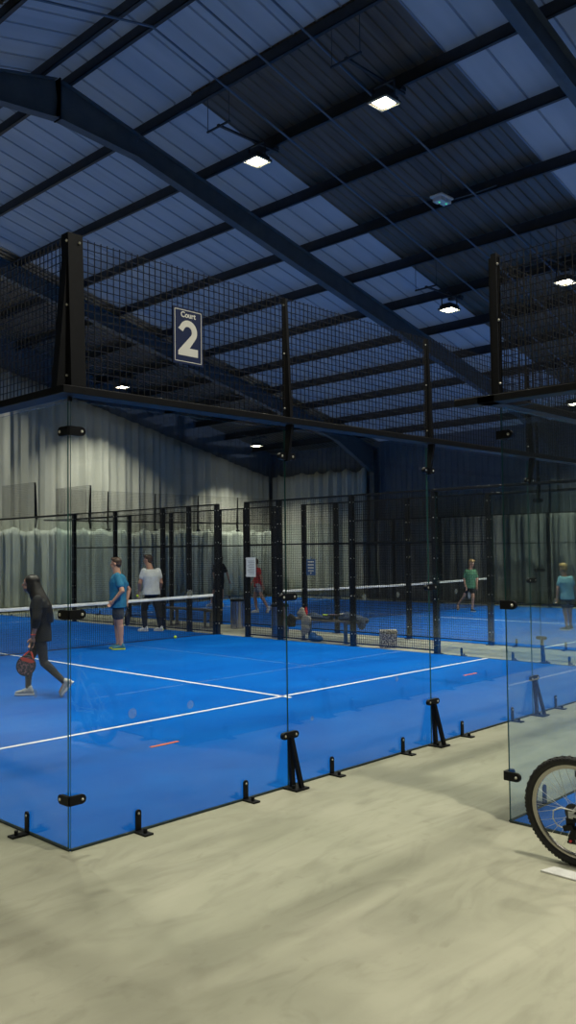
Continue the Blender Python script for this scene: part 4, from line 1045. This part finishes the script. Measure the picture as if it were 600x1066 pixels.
# local: x forward -> world -y ; local y -> world +x ; so drive side is local -y (toward world -x)
RW = .328
def wheel(cx, parent):
    t = bpy.data.objects.new('wheel', None); COL.objects.link(t); t.parent = parent; t.location = (cx, 0, RW)
    mb = MB(); n = 96; prof = []
    tr = .026
    ring = [(RW - tr + tr * math.cos(a), tr * math.sin(a)) for a in [2 * PI * k / 14 for k in range(14)]]
    vs = []; fs = []
    for i in range(n):
        q = 2 * PI * i / n
        for r, y in ring: vs.append((r * math.cos(q), y, r * math.sin(q)))
    for i in range(n):
        for j in range(14): fs.append((i * 14 + j, i * 14 + (j + 1) % 14, ((i + 1) % n) * 14 + (j + 1) % 14, ((i + 1) % n) * 14 + j))
    mb.add(vs, fs)
    for i in range(84):            # tread knobs
        q = 2 * PI * i / 84
        for y, w in ((-.021, .006), (.021, .006), (-.007 if i % 2 else .007, .006)):
            rr = RW - tr + math.sqrt(max(0, tr * tr - y * y)); R3 = Matrix.Rotation(-q, 4, 'Y')
            mb.box((rr - .003, y - w, -.0065), (rr + .0022, y + w, .0055), 0, R3)
    mb.build('tyre', M['tyre'], t, smooth=True)
    mb = MB(); vs = []; fs = []; rp = [(.278, -.011), (.278, .011), (.262, .011), (.254, .005), (.254, -.005), (.262, -.011)]
    for i in range(n):
        q = 2 * PI * i / n
        for r, y in rp: vs.append((r * math.cos(q), y, r * math.sin(q)))
    for i in range(n):
        for j in range(6): fs.append((i * 6 + j, i * 6 + (j + 1) % 6, ((i + 1) % n) * 6 + (j + 1) % 6, ((i + 1) % n) * 6 + j))
    mb.add(vs, fs); mb.build('rim', M['rim'], t, smooth=True)
    mb = MB()
    for i in range(32):
        q = 2 * PI * i / 32; s = 1 if i % 2 else -1; q2 = q + (1 if (i // 2) % 2 else -1) * .9
        mb.tube([(.255 * math.cos(q), 0, .255 * math.sin(q)), (.024 * math.cos(q2), s * .028, .024 * math.sin(q2))], .0012, 4)
    o = mb.build('spokes', M['spoke'], t); o['kind'] = 'stuff' if False else ''
    del o['kind']
    mb = MB(); rot = Matrix.Rotation(R_(90), 3, 'X'); mb.lathe([(.012, -.05), (.026, -.034), (.026, -.028), (.014, -.02), (.014, .02), (.026, .028), (.026, .034), (.012, .05)], (0, 0, 0), 20, 0, rot); mb.build('hub', M['alloy'], t, smooth=True)
    mb = MB(); mb.tube([(0.01, 0, .25), (.01, 0, .21)], .004, 6); mb.build('valve', M['racket_black'], t)
    return t
wheel(0, B); wheel(1.06, B)
# cassette
mb = MB(); rot = Matrix.Rotation(R_(90), 3, 'X')
for k, r in enumerate((.058, .052, .046, .040, .035, .030, .026)):
    y = -.03 - k * .0045; pr = []
    nt_ = int(r * 500)
    for i in range(nt_ * 2): q = PI * i / nt_; rr = r if i % 2 else r - .004; pr.append((rr * math.cos(q), rr * math.sin(q)))
    mb.prism(pr, lambda u, v, tt: (u, tt, v + RW), y - .001, y + .001)
mb.build('cassette', M['housing'], B)
# spoke guard disc edge, derailleur
mb = MB(); mb.box((-.03, -.075, RW - .075), (.018, -.055, RW - .02)); mb.prism([(-.04, -.10), (.02, -.08), (.01, -.05), (-.05, -.07)], lambda u, v, tt: (u, tt, v + RW), -.085, -.055)
for (cx, cz) in ((.015, -.085), (-.01, -.155)): mb.lathe([(.02, -.006), (.022, 0), (.02, .006)], (cx, -.055, RW + cz), 14, 0, rot)
mb.prism([(.03, -.085), (.0, -.075), (-.03, -.15), (-.02, -.175), (.005, -.17)], lambda u, v, tt: (u, tt, v + RW), -.066, -.062); mb.prism([(.03, -.085), (.0, -.075), (-.03, -.15), (-.02, -.175), (.005, -.17)], lambda u, v, tt: (u, tt, v + RW), -.048, -.044)
mb.build('rear_derailleur', M['black'], B, smooth=False)
mb = MB(); mb.lathe([(.008, -.004), (.008, .004)], (-.01, -.07, RW - .155), 12, 0, rot); mb.build('jockey_bolt', M['red_part'], B)
mb = MB(); mb.tube([(.42, -.05, .36), (.22, -.062, .345), (.05, -.07, RW + .03), (-.06, -.075, RW + .035), (-.105, -.078, RW + .01), (-.11, -.078, RW - .04), (-.085, -.075, RW - .075), (-.05, -.07, RW - .085)], .0042, 6); mb.build('gear_cable', M['cable'], B, smooth=True)
mb = MB(); mb.tube([(0, -.062, RW + .035), (.43, -.05, .285 + .085), (.47, -.05, .30), (.44, -.05, .20), (.02, -.056, RW - .105)], .0035, 5); mb.build('chain', M['housing'], B)
# frame
mb = MB()
for s in (-1, 1):
    mb.tube([(0, s * .066, RW), (.20, s * .05, .31), (.43, s * .03, .285)], .010, 8); mb.tube([(0, s * .066, RW), (.12, s * .05, .50), (.30, s * .025, .70)], .008, 8)
mb.box((-.014, -.072, RW - .03), (.012, -.066, RW + .02))
mb.tube([(.43, 0, .285), (.28, 0, .80)], .017, 12); mb.tube([(.30, 0, .72), (.86, 0, .86)], .018, 12); mb.tube([(.43, 0, .285), (.88, 0, .76)], .021, 12); mb.tube([(.89, 0, .73), (.85, 0, .89)], .022, 12)
mb.tube([(.43, -.035, .285), (.43, .035, .285)], .022, 12)
mb.build('frame', M['frame_paint'], B, smooth=True)
mb = MB()
for s in (-1, 1): mb.tube([(.905, s * .055, .70), (1.06, s * .055, RW)], .016, 10)
mb.tube([(.905, -.06, .70), (.905, .06, .70)], .017, 10); mb.build('fork', M['black'], B, smooth=True)
mb = MB(); mb.tube([(.28, 0, .78), (.255, 0, .90)], .013, 10); mb.build('seat_post', M['alloy'], B, smooth=True)
mb = MB(); mb.loft([((.10, 0, .93), (0, .06, 0), (0, 0, .02)), ((.15, 0, .925), (0, .075, 0), (0, 0, .028)), ((.24, 0, .92), (0, .05, 0), (0, 0, .024)), ((.33, 0, .92), (0, .02, 0), (0, 0, .018)), ((.37, 0, .915), (0, .012, 0), (0, 0, .012))], 16); mb.build('saddle', M['black'], B, smooth=True)
mb = MB(); mb.tube([(.85, 0, .90), (.84, 0, .95), (.90, 0, .97)], .014, 8); mb.tube([(.84, -.31, 1.0), (.87, -.15, .985), (.90, 0, .97), (.87, .15, .985), (.84, .31, 1.0)], .012, 8); mb.build('handlebar', M['black'], B, smooth=True)
mb = MB(); mb.lathe([(.08, -.003), (.085, 0), (.08, .003)], (.43, -.05, .285), 40, 0, rot); mb.tube([(.43, -.07, .285), (.54, -.075, .16)], .009, 8); mb.tube([(.43, .07, .285), (.32, .075, .41)], .009, 8)
mb.box((.50, -.16, .148), (.58, -.08, .17)); mb.box((.28, .08, .40), (.36, .16, .422)); mb.build('crankset', M['housing'], B)
# floor stand holding the wheel
t = thing('bike_stand', 'flat white plate stand on the concrete under the bicycle wheel', 'bike stand', (1.72, -2.56, 0), 0)
mb = MB(); mb.prism([(-.05, .19), (.06, .16), (.06, -.2), (-.05, -.2)], lambda u, v, tt: (u, v, tt), 0, .012); mb.build('base_plate', M['plate'], t, bevel=.003)
mb = MB(); mb.tube([(.02, -.13, .0), (.06, -.12, .17)], .012, 8); mb.tube([(.02, -.17, .0), (.06, -.16, .17)], .012, 8); mb.tube([(.06, -.12, .17), (.06, -.16, .17)], .012, 8); mb.build('upright', M['alloy'], t, smooth=True)

# ------------------------------------------------------------------ dusk sky, camera
w = bpy.data.worlds.new('dusk'); bpy.context.scene.world = w; w.use_nodes = True
bg = w.node_tree.nodes['Background']; bg.inputs[0].default_value = (.30, .40, .60, 1); bg.inputs[1].default_value = .42

scn = bpy.context.scene
cam = bpy.data.cameras.new('camera'); co = bpy.data.objects.new('camera', cam); COL.objects.link(co); scn.camera = co
yaw, pit, rol, f = .8029, .0434, -.0120, 901.69
fw = Vector((math.sin(yaw) * math.cos(pit), math.cos(yaw) * math.cos(pit), math.sin(pit))); rt = Vector((math.cos(yaw), -math.sin(yaw), 0)); up = rt.cross(fw)
r2 = math.cos(rol) * rt + math.sin(rol) * up; u2 = -math.sin(rol) * rt + math.cos(rol) * up
co.matrix_world = Matrix((( r2.x, u2.x, -fw.x, -3.0485), (r2.y, u2.y, -fw.y, -4.9073), (r2.z, u2.z, -fw.z, 1.9027), (0, 0, 0, 1)))
cam.sensor_fit = 'VERTICAL'; cam.sensor_height = 36; cam.lens = f / 1066 * 36; cam.clip_start = .05; cam.clip_end = 200
vs_ = scn.view_settings; vs_.view_transform = 'Standard'; vs_.look = 'None'; vs_.gamma = 1; vs_.exposure = 0; vs_.use_curve_mapping = False
scn.cycles.max_bounces = 12; scn.cycles.transparent_max_bounces = 40; scn.cycles.diffuse_bounces = 5; scn.cycles.glossy_bounces = 4
scn.cycles.sample_clamp_indirect = 6; scn.cycles.caustics_reflective = False
